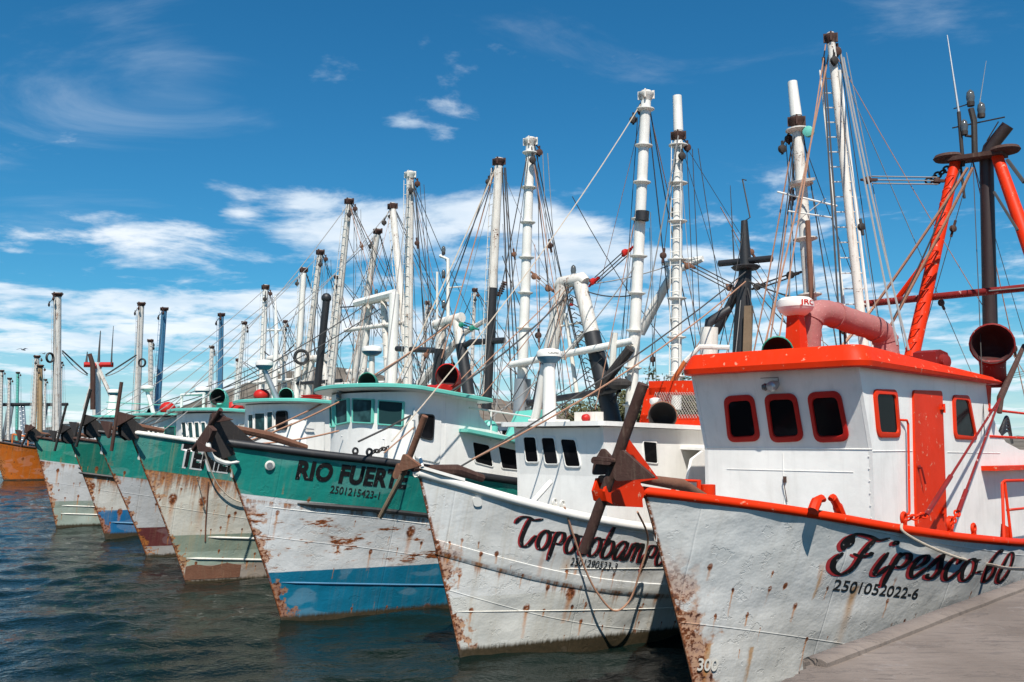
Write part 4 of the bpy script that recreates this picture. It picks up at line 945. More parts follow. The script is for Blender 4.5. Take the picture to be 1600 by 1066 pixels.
# mast and booms
XM = 9.4; ms = [top.pt(*c, x=XM) for c in ((1155, 620), (1160, 500), (1165, 415), (1163, 345))]
mb = MB(); mb.tube(ms, [.22, .2, .15, .08], 12); mt_ = top.part(mb, 'mast', 'black')
mb = MB(); mb.tube([top.pt(1124, 412, x=XM), top.pt(1206, 404, x=XM)], .085, 10); mb.tube([top.pt(1165, 430, x=XM), top.pt(1118, 520, x=XM)], .11, 8); mb.lathe(ms[2] + Vector((0, 0, -.1)), (0, 0, 1), [(.3, 0), (.36, .06), (.3, .1)], 14); top.part(mb, 'cross_beam', 'black', mt_)
mb = MB(); mb.tube([top.pt(1147, 410, x=XM), top.pt(1141, 290, x=XM)], [.02, .007], 5); top.part(mb, 'antenna', 'rope_d')
mb = MB(); mb.tube([top.pt(1164, 345, x=XM), top.pt(1172, 340, x=XM), top.pt(1160, 280, x=XM), top.pt(1166, 282, x=XM)], .018, 5); top.part(mb, 'antenna', 'rope_d')
mb = MB(); mb.bar(top.pt(1166, 600, x=XM - .3), top.pt(1170, 478, x=XM - .3), .2, .08, (1, 0, 0)); top.part(mb, 'plank', 'wood')
B1 = boom(top, top.pt(1060, 205, x=9.6), top.pt(1056, 640, x=9.6), .15, 'boom_white', 7, True, 0, 'rust', 3, 1.9, 1)
mb = MB(); mb.tube([top.pt(1060, 205, x=9.6), top.pt(1058, 150, x=9.6)], [.13, .12], 12); top.part(mb, 'spar_tip', 'boom_white', B1)
B2 = boom(top, top.pt(1244, 182, x=9.0), top.pt(1276, 600, x=9.0), .15, 'boom_rust', 5, False, 0, 'rust', 3, 2.0, -1)
mb = MB(); mb.tube([top.pt(1244, 182, x=9.0), top.pt(1238, 128, x=9.0)], [.135, .11], 12); top.part(mb, 'spar_tip', 'boom_white', B2)
q = top.pt(1254, 283, x=8.9); mb = MB(); mb.lathe(q, (-.25, 0, 1), [(.04, -.03), (.28, -.03), (.29, .03), (.04, .05)], 22); top.part(mb, 'round_plate', 'boom_rust', B2)
mb = MB(); mb.tube([top.pt(1215, 300, x=8.8), top.pt(1308, 322, x=8.8)], .022, 6); mb.tube([top.pt(1232, 330, x=8.8), top.pt(1300, 340, x=8.8)], .018, 6); mb.tube([top.pt(1240, 350, x=8.8), top.pt(1290, 310, x=8.8)], .012, 5); top.part(mb, 'spreader', 'boom_white', B2)
q = top.pt(1265, 206, x=9.0); mb = MB(); mb.lathe(q - Vector((.1, 0, 0)), (1, .2, 0), [(.06, 0), (.125, .02), (.125, .05), (.09, .07), (.125, .09), (.125, .14), (.06, .16)], 14); top.part(mb, 'pulley_block', 'teal', B2)
mb = MB(); mb.tube([top.pt(1262, 345, x=8.8), top.pt(1275, 600, x=8.8)], .06, 8); top.part(mb, 'rusty_pipe', 'rust_l', B2)
tackle(top, top.pt(1252, 425, x=9), top.pt(1175, 452, x=XM), 'rope_d', 'darkiron', 2, .02); tackle(top, top.pt(1068, 390 + 20, x=9.6), top.pt(1155, 455, x=XM), 'rope_d', 'rust_l', 3, .016)
# gantry beam of the same boat, seen behind the white boom
mb = MB(); mb.tube([top.pt(1000, 520, x=11), top.pt(1052, 425, x=11), top.pt(1098, 405, x=11)], [.16, .12, .07], 10); mb.tube([top.pt(1035, 412, x=11), top.pt(1098, 403, x=11)], .06, 8); mb.tube([top.pt(1040, 412, x=11), top.pt(1048, 440, x=11)], .05, 8); top.part(mb, 'cargo_derrick', 'boom_white')
for a_, b_, r_, mt, sg in (((1165, 425), (692, 745), .017, 'rope_d', .2), ((1165, 440), (738, 718), .017, 'rope_r', .25), ((1060, 212), (985, 600), .018, 'rope_g', .1), ((1244, 190), (1168, 600), .018, 'rope_r', .1), ((1248, 200), (1195, 590), .02, 'rope_r', .1), ((1240, 190), (1230, 600), .015, 'rope_g', .05), ((1252, 190), (1310, 560), .016, 'rope_d', .05), ((1170, 440), (1320, 480), .02, 'rope_d', .1), ((1164, 350), (1120, 560), .012, 'rope_d', .1), ((1168, 450), (1200, 560), .014, 'rope_d', .1), ((1172, 440), (1245, 520), .014, 'rope_d', .1)):
    x1 = -.35 if b_[0] < 760 else 8.6
    top.line(top.pt(*a_, x=9.2), top.pt(*b_, x=x1), r_, mt, sg)
# bow fittings
mb = MB(); q = top.zb; mb.prism([(-1.02, -.1, q + .1), (-.75, -.3, q + .0), (-.35, -.45, q - .12), (-.35, .45, q - .12), (-.75, .3, q), (-1.02, .1, q + .1)], (0, 0, .05)); top.part(mb, 'bow_plate', 'white')
mb = MB(); mb.tube(spline([(-1.0, -.12, q + .12), (-.95, 0, q + .26), (-.85, .18, q + .16)], 5), .03, 8); top.part(mb, 'fairlead_hoop', 'white')
mb = MB(); w_ = gpt(top, 850, 790); mb.tube([w_ + Vector((-.3, .3, -.25)), w_ + Vector((.7, .45, .32))], .05, 8); top.part(mb, 'stanchion', 'white')
for px, py in ((868, 798), (880, 800)): ringbolt(top, gpt(top, px, py), .07, 'white_rust')
pq = [top.hull_px(*c) for c in ((737, 777), (751, 777), (753, 791), (740, 792))]; mb = MB(); rq = rounded([Vector((p.x, -top.half(p.x, p.z) - .004, p.z)) for p in pq], .06); mb.prism(rq, (-.012, -.022, 0)); top.part(mb, 'hull_patch', 'white')
# lettering
Q = quad_from_line(top, (808, 853), (1038, 884), .31)
put_script(top, 'name_shadow', 'Topolobampo', Q, .125, .055, 'letter_red', .006, (-.075, -.01))
put_script(top, 'name_lettering', 'Topolobampo', Q, .12, .045, 'letter_black', .011)
put_text(top, 'number_lettering', '2501290523-3', quad_from_line(top, (890, 883), (962, 892), .135), 'number_black', .008, .012)

# ================================================================ round fronted wheelhouse shared by the green boats
def plan(x0, d, hw, xa, n=14):
    P = []
    for i in range(n + 1):
        a = math.pi / 2 * i / n; P.append((x0 + d * (1 - math.cos(a)), -hw * math.sin(a)))
    return P + [(xa, -hw)]
def wall_px(bt, px, py, PL):
    r = ray(px, py); o = bt.loc(CAM); d = Vector((r.dot(bt.a), r.dot(bt.s), r.z)); best = None
    full = PL[::-1] + [(x, -y) for x, y in PL[1:]]
    for (x0, y0), (x1, y1) in zip(full, full[1:]):
        ex, ey = x1 - x0, y1 - y0; det = d.x * -ey + d.y * ex
        if abs(det) < 1e-9: continue
        t = ((x0 - o.x) * -ey + (y0 - o.y) * ex) / det; u = (d.x * (y0 - o.y) - d.y * (x0 - o.x)) / det
        if t > 0 and -.001 <= u <= 1.001 and (best is None or t < best[0]):
            n = Vector((-ey, ex, 0)).normalized()
            if n.dot(d) > 0: n = -n
            best = (t, o + d * t, n)
    if best is None: return None
    return best[1], best[2]
def round_house(bt, x0, d, hw, xa, z0, z1, zr, roof_over=.42, slope=.07, mat='cabin_white', trim='teal', low=None, rf=None):
    PL = plan(x0, d, hw, xa); full = PL[::-1] + [(x, -y) for x, y in PL[1:]]
    mb = MB(); V = mb.grid([[(x, y, z) for x, y in full] for z in (z0, z1)], True)
    ho = bt.part(mb, 'wheelhouse', mat)
    if low:
        xb, zl, hl = low
        mb = MB(); S2 = [(xa - .9, z0), (xa - .9, z1 - .03), (xa + .02, z1 - .05), (xa + .18, z1 - .5), (xa + .55, z1 - .82), (xa + 1.1, z1 - .95), (xb, zl), (xb, z0)]
        for y in (-hw - .004, hw - .056): mb.prism([(x, y, z) for x, z in S2], (0, .06, 0))
        mb.prism([(xa + .6, -hw + .06, zl - .1), (xb, -hw + .06, zl - .1), (xb, hw - .06, zl - .1), (xa + .6, hw - .06, zl - .1)], (0, 0, .05)); bt.part(mb, 'aft_house', mat)
    zf = lambda x: zr - slope * (x - x0)
    def outl(e):
        P2 = plan(x0 - e, d + e * .3, hw + e, xa + .25, 18); return P2[::-1] + [(x, -y) for x, y in P2[1:]]
    mb = MB()
    L = [[(x, y, zf(x) + dz) for x, y in outl(roof_over + e)] for e, dz in ((-.25, -.012), (-.02, 0), (0, .015), (0, .075), (-.05, .10), (-.4, .13))]
    V = mb.grid(L[:2], True); mb.f(V[0][::-1]); mb.mi = 1; V = mb.grid(L[1:], True); mb.f(V[-1]); bt.part(mb, 'roof', [mat, trim])
    return PL, zf
def px_window(bt, PL, cs, gm='glass', fw=.03, r=.05, fm='cabin_white', fd=.03):
    H = [wall_px(bt, *c, PL) for c in cs]
    if any(h is None for h in H): return
    n = sum((h[1] for h in H), Vector()).normalized(); window(bt, [h[0] for h in H], n, fw, fd + .045, r, fm, gm, .055)
def rect(x0, y0, x1, y1, sk=0): return ((x0, y0), (x1, y0 + sk), (x1, y1 + sk), (x0, y1))

# ================================================================ THIRD BOAT, green white blue
rio = Boat('fishing_trawler', (440, 970), 'trawler with green topsides, white band, bright blue bottom and black block lettering', [(-1.5, 3.60), (.15, 3.34), (1.3, 3.2), (2.6, 2.98), (4.45, 2.70), (8, 2.38), (17, 2.3)], 1.5, HM_rio, gun='black', gr=.085, nx=120, nz=40, amp=.016, group=GRP)
rio.strip('rub_rail', 'black_clean', rio.hull_px(465, 786).x, 12, lambda x: rio.sheer(x) - .93 - .06 * max(0, 1 - (x + .4) / 3), .055)
rio.strip('bottom_rail', 'blue', -.1, 10, lambda x: .78 - .085 * x if x < 5 else .36, .02)
rio.strip('weld_bead', 'white', -.6, 9, lambda x: rio.sheer(x) - 1.12, .008)
PLr, zfr = round_house(rio, 1.72, .68, 1.5, 4.0, 2.0, 4.70, 4.76, .34, .10, low=(9.5, 3.75, 0))
for cs in (((519, 633), (523, 632), (524, 668), (520, 669)), ((527, 626), (547, 622), (547.5, 661), (528, 665)), ((553, 622), (586, 623.5), (584.5, 662.5), (552.5, 661)), ((592, 624.5), (633, 627.5), (631, 667), (591, 664))):
    px_window(rio, PLr, cs, 'glass_teal', .035, .03, 'teal')
mb = MB(); dcs = [rio.pt(*c, y=-1.5) for c in ((646, 636), (689, 640), (686, 724), (648, 716))]; mb.prism([p + Vector((0, .01, 0)) for p in rounded(dcs, .08)], (0, -.035, 0)); dr = rio.part(mb, 'door', 'cabin_white')
mb = MB(); q = rio.pt(645, 657, y=-1.54); mb.tube([q, q + Vector((0, -.06, 0)), q + Vector((.0, -.06, -.12))], .018, 6); rio.part(mb, 'handle', 'steel', dr)
window(rio, [rio.pt(*c, y=-1.535) for c in ((654, 646), (679, 648), (676.5, 689), (655, 684))], (0, -1, 0), .03, .025, .09, 'black_clean')
for cs in (((736.5, 689), (765, 694.5), (771, 731), (741, 723.5)), ((776.5, 696), (807, 702), (813, 735.5), (783, 733))): window(rio, [rio.pt(*c, y=-1.505) for c in cs], (0, -1, 0), .03, .02, .07, 'cabin_white')
mb = MB(); a0, a1 = rio.pt(717, 670, y=-1.51), rio.pt(830, 692, y=-1.51); mb.prism([a0, a1, a1 + Vector((0, 0, -.1)), a0 + Vector((0, 0, -.07))], (0, -.30, 0)); rio.part(mb, 'side_canopy', 'teal')
mb = MB(); q = rio.pt(800, 655, y=-1.0); mb.prism([(q.x - .1, q.y + .2, q.z - .5), (q.x + .9, q.y + .2, q.z - .5), (q.x + .9, q.y + .2, q.z + .25), (q.x + .35, q.y + .2, q.z + .2)], (0, -.7, 0)); mb.lathe((q.x - 1.0, q.y - .2, q.z - .5), (0, 0, 1), [(.2, 0), (.22, .3), (.15, .42), (.05, .46)], 14); rio.part(mb, 'deck_locker', 'teal')
mb = MB(); q = rio.pt(772, 655, y=-1.55); mb.tube([q + Vector((-.8, 0, .25)), q + Vector((1.5, 0, .05)), q + Vector((1.5, 0, -.6))], .02, 6); mb.tube([q + Vector((-.1, 0, -.5)), q + Vector((-.1, 0, .2))], .02, 6); rio.part(mb, 'guard_rail', 'white')
mb = MB(); q = wall_px(rio, 535, 617, PLr)[0]; mb.box(q + Vector((-.06, 0, .09)), (.1, .06, .08)); mb.mi = 1; mb.lathe(q + Vector((-.1, 0, -.12)), (0, 0, 1), [(.03, 0), (.06, .03), (.06, .15), (.04, .18)], 12); rio.part(mb, 'work_lamp', ['steel', 'lamp'])
mb = MB(); q = [wall_px(rio, *c, PLr)[0] for c in ((533, 681), (601, 686), (600, 716), (534, 712))]; mb.tube([q[0] + Vector((-.01, -.01, 0)), q[1] + Vector((-.012, -.016, 0)), q[2] + Vector((-.012, -.016, 0))], .007, 5); rio.part(mb, 'weld_bead', 'cabin_white')
# deck gear on the roof
q = rio.pt(707, 625, x=4.3); cowl(rio, (q.x, q.y, zfr(q.x) + .05), .70, .20, (-.88, -.40, .02), .29, 'red', inm='maroon_in')
q = rio.pt(680, 610, x=3.7); mb = MB(); z0 = zfr(q.x) + .1; mb.lathe((q.x, q.y + .28, z0 + .13), (.0, -1, 0), [(.12, 0), (.16, .1), (.14, .3), (.16, .4), (.16, .62)], 16); mb.box((q.x + .05, q.y - .1, z0 + .1), (.34, .5, .24)); rio.part(mb, 'horn', 'red')
q = rio.pt(580, 606, x=2.3); cowl(rio, (q.x, q.y, zfr(q.x) + .03), .14, .18, (-.85, -.5, -.05), .215, 'green')
q = rio.pt(610, 600, x=2.9); mb = MB(); mb.lathe((q.x, q.y, zfr(q.x) + .08), (0, 0, 1), [(.42, 0), (.44, .06), (.3, .13), (.05, .14)], 20); rio.part(mb, 'life_float', 'orange')
q = rio.pt(548, 600, x=3.5); cowl(rio, (q.x, q.y, zfr(q.x) - .2), .22, .13, (-.7, -.6, 0), .19, 'darkred')
q = rio.pt(581, 556, x=5); radar(rio, q, .27, .26, 'dome_blue', (q.x, q.y, zfr(4)), 'white_rust')
# A frame: white above, black below
legs = (((880, 446), (838, 665)), ((906, 442), (962, 680))); XR = 9.0; mb = MB(); L_ = []
for a_, b_ in legs: p1, p0 = rio.pt(*a_, x=XR), rio.pt(*b_, x=XR); L_.append((p0, p1)); mb.tube([p0, p1], [.24, .19], 14)
mb.tube([L_[0][1] + Vector((0, .28, -.05)), L_[0][1] + Vector((0, .1, .08)), L_[1][1] + Vector((0, -.1, .1)), L_[1][1] + Vector((0, -.2, 0))], [.1, .17, .19, .15], 12)
ra_ = rio.part(mb, 'a_frame', 'boom_rust')
mb = MB()
for (p0, p1), t in zip(L_, (.48, .66)): mb.tube([p0, p0.lerp(p1, t)], [.25, .225], 14)
rio.part(mb, 'black_sleeve', 'black', ra_)
mb = MB(); mb.tube([rio.pt(798, 570, x=XR - .3), rio.pt(990, 533, x=XR - .3)], .10, 10); rio.part(mb, 'cross_beam', 'boom_white', ra_)
mb = MB(); mb.tube([rio.pt(825, 630, x=XR - .3), rio.pt(968, 608, x=XR - .3), rio.pt(958, 628, x=XR - .3)], .09, 10); rio.part(mb, 'cross_beam', 'black', ra_)
mb = MB(); p0, p1 = L_[1]
for i in range(15): q = p0.lerp(p1, .05 + .9 * i / 15); mb.tube([q + Vector((-.2, .1, 0)), q + Vector((-.3, .22, .1)), q + Vector((-.3, .36, .0)), q + Vector((-.2, .22, -.05))], .016, 5)
mb.tube([p1 + Vector((-.28, .32, 0)), p0 + Vector((-.28, .42, 0))], .018, 5); rio.part(mb, 'ladder', 'darkiron', ra_)
lamp(rio, rio.pt(896, 432, x=XR), .13, 'steel'); lamp(rio, rio.pt(893, 478, x=XR), .10, 'red')
mb = MB(); mb.tube([rio.pt(884, 490, x=XR), rio.pt(902, 620, x=XR)], .06, 8); mb.tube([rio.pt(876, 510, x=XR), rio.pt(908, 504, x=XR)], .03, 6); mb.tube([rio.pt(880, 560, x=XR), rio.pt(912, 520, x=XR)], .08, 8); rio.part(mb, 'lamp_post', 'white_rust', ra_)
RB1 = boom(rio, rio.pt(829, 215, x=9), rio.pt(813, 680, x=9), .165, 'boom_white', 8, False, 0, 'boom_rust', 3, 1.55, 1)
mb = MB(); q0, q1 = rio.pt(814, 650, x=9), rio.pt(817, 592, x=9); mb.tube([q0, q1], .24, 16); rio.part(mb, 'boom_shoe', 'steel', RB1)
RB2 = boom(rio, rio.pt(1010, 142, x=9), rio.pt(983, 700, x=9), .165, 'boom_white', 9, False, 0, 'boom_rust', 4, 1.6, -1)
mb = MB(); mb.tube([rio.pt(1004, 330, x=8.9), rio.pt(1003, 345, x=8.9)], .18, 12); rio.part(mb, 'collar', 'black', RB2)
tackle(rio, rio.pt(990, 385, x=9), rio.pt(920, 448, x=9), 'rope_d', 'red', 3, .016); tackle(rio, rio.pt(830, 425, x=9), rio.pt(868, 458, x=9), 'rope_g', 'rust_l', 3, .014)
mb = MB(); q0, q1 = rio.pt(955, 600, x=8.6), rio.pt(960, 520, x=8.6); mb.tube([q0, q1], .09, 8); rio.part(mb, 'exhaust_pipe', 'white_rust')
mb = MB(); mb.tube([rio.pt(935, 610, x=8.4), rio.pt(985, 545, x=8.4)], .13, 8); mb.ball(rio.pt(968, 600, x=8.4), .3, 10, (.8, 1.2, .5)); rio.part(mb, 'furled_net', 'darkiron')
for a_, b_, x1, r_, mt, sg in (((1003, 160), (612, 690), 1.0, .014, 'rope', .35), ((880, 448), (600, 708), 1.2, .015, 'rope_r', .1), ((896, 450), (560, 690), .6, .022, 'rope_d', .4), ((1003, 400), (770, 650), 6.5, .016, 'rope_g', .4), ((908, 452), (985, 462), 9, .018, 'rope_d', .1), ((828, 220), (745, 640), 7, .016, 'rope_d', .1), ((1010, 150), (1060, 600), 12, .016, 'rope_d', .2), ((1012, 150), (1095, 590), 13, .016, 'rope_d', .3), ((835, 225), (905, 560), 12, .016, 'rope_d', .1), ((833, 222), (880, 640), 12, .016, 'rope_d', .3), ((900, 450), (1000, 640), 12, .014, 'rope_d', .2), ((885, 450), (790, 640), 7, .014, 'rope_d', .2), ((1000, 300), (930, 640), 8, .012, 'rope_r', .1), ((910, 445), (1060, 410), 11, .016, 'rope_g', .1), ((800, 640), (940, 560), 8.5, .014, 'rope_d', .3)):
    rio.line(rio.pt(*a_, x=9), rio.pt(*b_, x=x1), r_, mt, sg)
c0 = gpt(rio, 578, 716); ringbolt(rio, c0, .09, 'black'); ringbolt(rio, gpt(rio, 556, 712), .08, 'black'); chain(rio, c0 + Vector((.05, 0, .08)), rio.pt(608, 699, x=c0.x + .9), 5, .05, 'darkiron')
rio.line(rio.pt(608, 699, x=c0.x + .9), rio.pt(757, 555, x=8.5), .014, 'rope_r', .05)
for b_ in ((380, 692), (395, 694)): rio.line(rio.pt(*b_, x=-.3), rio.pt(530, 628 + (b_[0] - 380) * 3, x=1.3), .02, 'rope_r', .05)
put_text(rio, 'name_lettering', 'RIO FUERTE', quad_from_line(rio, (461, 747), (634, 763), .345), 'letter_black', .05, .009, 1.06)
put_text(rio, 'number_lettering', '2501215423-1', quad_from_line(rio, (515, 770), (591, 780), .15), 'number_black', .012)
q = rio.hull_px(422, 727); mb = MB(); mb.lathe((q.x, -rio.half(q.x, q.z) + .01, q.z), (-.5, -1, -.2), [(.09, 0), (.10, .03), (.075, .045)], 16); mb.mi = 1; mb.lathe((q.x - .02, -rio.half(q.x, q.z) - .015, q.z), (-.5, -1, -.2), [(.06, 0), (.06, .02)], 14); rio.part(mb, 'hawse_hole', ['white_rust', 'steel'])

# ================================================================ FOURTH BOAT, green and cream
ten = Boat('fishing_trawler', (290, 910), 'green trawler with a rust stained cream band, grey green bottom and white shadowed block letters', [(-1.65, 3.84), (-.35, 3.62), (.2, 3.52), (2, 3.22), (5, 2.78), (9, 2.42), (17, 2.4)], 1.65, HM_ten, gun='white_rust', gr=.06, nx=100, nz=36, amp=.014, group=GRP)
for z0, x0 in ((1.18, .35), (.62, -.05)): ten.strip('rub_rail', 'white_rust', x0, 10, lambda x, z0=z0: z0 - .075 * x, .028)
q = ten.hull_px(284, 738); mb = MB(); mb.tube([hp(ten, .15 + .012 * i, 2.6 - i * .12, .006) for i in range(14)], .02, 6); ten.part(mb, 'weld_bead', 'rust_l')
mb = MB(); q = ten.hull_px(312, 898)
rows = [[hp(ten, x, z, .008) for z in (.06, .22, .42 + .03 * math.sin(x * 9))] for x in [-.05 + .08 * i for i in range(17)]]; mb.grid(rows); ten.part(mb, 'rusted_plate', 'rust_l')
PLt, zft = round_house(ten, 2.05, .62, 1.5, 5.2, 2.0, 4.64, 4.68, .30, .04, low=(9.6, 3.7, 0))
for x0, y0, x1, y1, gm, r in ((391, 647, 399, 677, 'glass_teal', .03), (400.5, 645, 417.5, 675, 'glass_teal', .03), (419.5, 642.5, 429, 672.5, 'glass_teal', .03), (433, 642, 450, 671.5, 'glass', .1)): px_window(ten, PLt, rect(x0, y0, x1, y1, -.6), gm, .03, r, 'cabin_white' if gm != 'glass' else 'black_clean')
mb = MB(); dcs = [wall_px(ten, *c, PLt)[0] for c in ((478, 641), (506, 641), (506, 712), (478, 708))]; mb.prism([p + Vector((0, .005, 0)) for p in rounded(dcs, .25)], (0, -.035, 0)); dr = ten.part(mb, 'door', 'cabin_white')
mb = MB(); q = dcs[0] + Vector((-.05, -.04, -.5)); mb.tube([q, q + Vector((0, -.06, 0)), q + Vector((.25, -.06, -.02))], .02, 6); ten.part(mb, 'handle', 'steel', dr)
q = ten.pt(413, 578, x=2.2); radar(ten, q, .24, .27, 'dome_blue', (q.x + .3, q.y - .25, zft(2.4) + .08), 'steel')
q = ten.pt(452, 625, x=3.2); cowl(ten, (q.x, q.y, zft(q.x)), .22, .14, (-.8, -.55, 0), .22, 'teal')
q = ten.pt(409, 618, x=2.4); mb = MB(); mb.ball((q.x, q.y, zft(q.x) + .25), .22, 14, (1.1, 1, .85)); mb.tube([(q.x, q.y, zft(q.x)), (q.x, q.y, zft(q.x) + .2)], .06, 8); ten.part(mb, 'searchlight', 'red')
q = ten.pt(487, 624, x=3.9); mb = MB()
for i in range(5): mb.box((q.x, q.y, zft(q.x) + .12 + .055 * i), (.4, .5, .04))
mb.box((q.x, q.y, zft(q.x) + .22), (.34, .44, .26)); ten.part(mb, 'louvred_box', 'red')
XT = 9; legs = (((690, 512), (681, 640)), ((714, 500), (738, 650))); L_ = []; mb = MB()
for a_, b_ in legs: p1, p0 = ten.pt(*a_, x=XT), ten.pt(*b_, x=XT); L_.append((p0, p1)); mb.tube([p0, p1], [.2, .17], 12)
mb.tube([ten.pt(680, 508, x=XT), ten.pt(722, 496, x=XT)], .17, 12); ta = ten.part(mb, 'a_frame', 'boom_rust')
mb = MB()
for p0, p1 in L_: mb.tube([p0, p0.lerp(p1, .74)], [.21, .19], 12)
ten.part(mb, 'black_sleeve', 'black', ta)
mb = MB(); mb.tube([ten.pt(620, 545, x=XT), ten.pt(684, 548, x=XT), ten.pt(690, 530, x=XT)], .1, 8); mb.tube([ten.pt(718, 545, x=XT), ten.pt(735, 535, x=XT), ten.pt(788, 532, x=XT)], .1, 8); ten.part(mb, 'cross_beam', 'black', ta)
mb = MB(); mb.tube([ten.pt(700, 500, x=XT), ten.pt(700, 405, x=XT), ten.pt(688, 400, x=XT)], .06, 8); mb.tube([ten.pt(683, 500, x=XT), ten.pt(683, 425, x=XT)], .04, 6); mb.tube([ten.pt(700, 450, x=XT), ten.pt(722, 448, x=XT)], .025, 6); ten.part(mb, 'lamp_post', 'white_rust', ta)
for px, py in ((693, 398), (693, 435), (693, 482)): lamp(ten, ten.pt(px, py, x=XT), .12)
TB1 = boom(ten, ten.pt(641, 268, x=9), ten.pt(637, 650, x=9), .165, 'boom_rust', 0, True, 0, 'white_rust', 3, 1.5, 1)
TB2 = boom(ten, ten.pt(780, 247, x=9), ten.pt(760, 640, x=9), .165, 'boom_rust', 0, True, .48, 'rust', 4, 1.5, -1)
mb = MB(); q0, q1 = ten.pt(780, 462, x=8.7), ten.pt(789, 440, x=8.7)
mb.tube([q0 + (q1 - q0) * (i / 40) + Vector((.07 * math.cos(i * 1.0), .07 * math.sin(i * 1.0), 0)) for i in range(41)], .03, 5); ten.part(mb, 'spring', 'rust', TB2)
tackle(ten, ten.pt(748, 515, x=9), ten.pt(715, 545 - 40, x=9), 'rope_d', 'green', 3, .02)
mb = MB(); mb.tube([ten.pt(640, 620, x=10.5), ten.pt(725, 520, x=10.5), ten.pt(760, 500, x=10.5)], [.2, .12, .08], 8); ten.part(mb, 'cargo_derrick', 'boom_rust')
for a_, b_, x1, r_, mt, sg in (((700, 505), (395, 690), 1, .024, 'rope_d', .3), ((705, 505), (350, 700), -.3, .024, 'rope_r', .3), ((776, 255), (690, 560), 7.5, .02, 'rope_r', .05), ((770, 262), (640, 640), 6, .022, 'rope_d', .05), ((778, 255), (600, 640), 5, .02, 'rope', .1), ((785, 262), (800, 640), 9.5, .022, 'rope_d', .05), ((790, 262), (815, 640), 9.6, .02, 'rope_d', .05), ((788, 262), (808, 640), 9.4, .02, 'rope_d', 0), ((641, 275), (600, 600), 6, .018, 'rope_g', .1), ((646, 285), (690, 560), 9, .016, 'rope_d', .3), ((648, 290), (670, 600), 9.5, .016, 'rope_d', .1), ((785, 400), (850, 560), 10, .015, 'rope_d', .2), ((700, 505), (770, 640), 10, .015, 'rope_d', .3)):
    ten.line(ten.pt(*a_, x=9), ten.pt(*b_, x=x1), r_, mt, sg)
Q = quad_from_line(ten, (281, 726), (402, 742), .52)
put_text(ten, 'name_shadow', 'TENIENTE', Q, 'letter_white', .06, .006, 1.02, (-.022, -.07)); put_text(ten, 'name_lettering', 'TENIENTE', Q, 'letter_black', .05, .010, 1.02)

# ================================================================ the three green boats beyond
def green_boat(stem, label, sheer, rake, hm, xh, house, houseglass, gun, hw=1.5, trim='teal', zt_=4.5):
    bt = Boat('fishing_trawler', stem, label, sheer, rake, hm, gun=gun, gr=.06, nx=80, nz=30, amp=.014, group=GRP)
    PL, zf = round_house(bt, xh, .55, hw, 4.8, 2.0, zt_, zt_ + .06, .28, .04, mat=house, trim=trim, low=(9, 3.6, 0)); return bt, PL, zf
b5, PL5, zf5 = green_boat((230, 872), 'green trawler with a grey band over a maroon bottom, just beyond the cream banded one', [(-1.85, 3.9), (0, 3.6), (3, 3.15), (8, 2.6), (17, 2.5)], 1.85, HM_b5, 1.2, 'cabin_white', 'glass', 'black')
for x0 in (287, 297, 307, 317): px_window(b5, PL5, ((x0 - 1, 659), (x0 + 6, 658.5), (x0 + 8, 685), (x0 + 1, 686)), 'glass_teal', .03, .04)
px_window(b5, PL5, rect(371, 662, 380, 677), 'cabin_cream', .02, .03)
q = b5.pt(347, 655, x=2.5); cowl(b5, (q.x, q.y, zf5(q.x)), .62, .21, (-.8, -.5, 0), .29, 'teal')
q = b5.pt(365, 648, x=3.2); mb = MB(); mb.lathe((q.x, q.y, zf5(q.x) + .05), (0, 0, 1), [(.34, 0), (.36, .2), (.25, .38), (.08, .42)], 16); b5.part(mb, 'hatch_dome', 'red'); mb = MB(); mb.lathe((q.x + .6, q.y - .5, zf5(q.x) + .05), (0, 0, 1), [(.3, 0), (.32, .12), (.2, .2)], 16); b5.part(mb, 'life_float', 'orange')
q = b5.pt(316, 616, x=2.2); radar(b5, q, .25, .24, 'dome_blue')
mb = MB(); z0 = zf5(2)
for dx_, dy_ in ((-.35, -.75), (-.35, .75)): mb.tube([(q.x + dx_, q.y + dy_, z0), (q.x + dx_, q.y + dy_, q.z - .02)], .05, 8)
mb.tube([(q.x - .35, q.y - .78, q.z - .02), (q.x - .35, q.y + .78, q.z - .02)], .05, 8); mb.tube([(q.x - .35, q.y, q.z - .04), (q.x + .05, q.y, q.z - .02)], .04, 6); b5.part(mb, 'radar_frame', 'white')
b6, PL6, zf6 = green_boat((165, 842), 'dark green trawler with a rusty cream band over a blue bottom', [(-1.5, 3.7), (0, 3.45), (3, 3.0), (8, 2.5), (17, 2.4)], 1.5, HM_b6, 1.5, 'cabin_cream', 'glass', 'rust')
b6.strip('rub_rail', 'black_clean', -1.1, 8, lambda x: b6.sheer(x) - 1.18, .06); b6.strip('bottom_rail', 'blue', .1, 8, lambda x: .62 - .09 * x, .03)
px_window(b6, PL6, rect(258, 666, 275, 684), 'glass_teal', .03, .02, 'green')
for x0 in (229, 236, 243): px_window(b6, PL6, rect(x0, 666, x0 + 5, 680), 'glass_teal', .02, .06)
q = b6.pt(230, 612, x=2); radar(b6, q, .25, .24, 'white', (q.x + .2, q.y - .3, zf6(2)), 'white')
q = b6.pt(262, 640, x=3); mb = MB(); mb.ball((q.x, q.y, zf6(3) + .4), .32, 14, (1, 1, .9)); mb.tube([(q.x, q.y, zf6(3)), (q.x, q.y, zf6(3) + .3)], .1, 8); b6.part(mb, 'searchlight', 'red')
q = b6.pt(240, 655, x=2.6); cowl(b6, (q.x, q.y, zf6(q.x)), .2, .12, (-.8, -.5, 0), .18, 'teal')
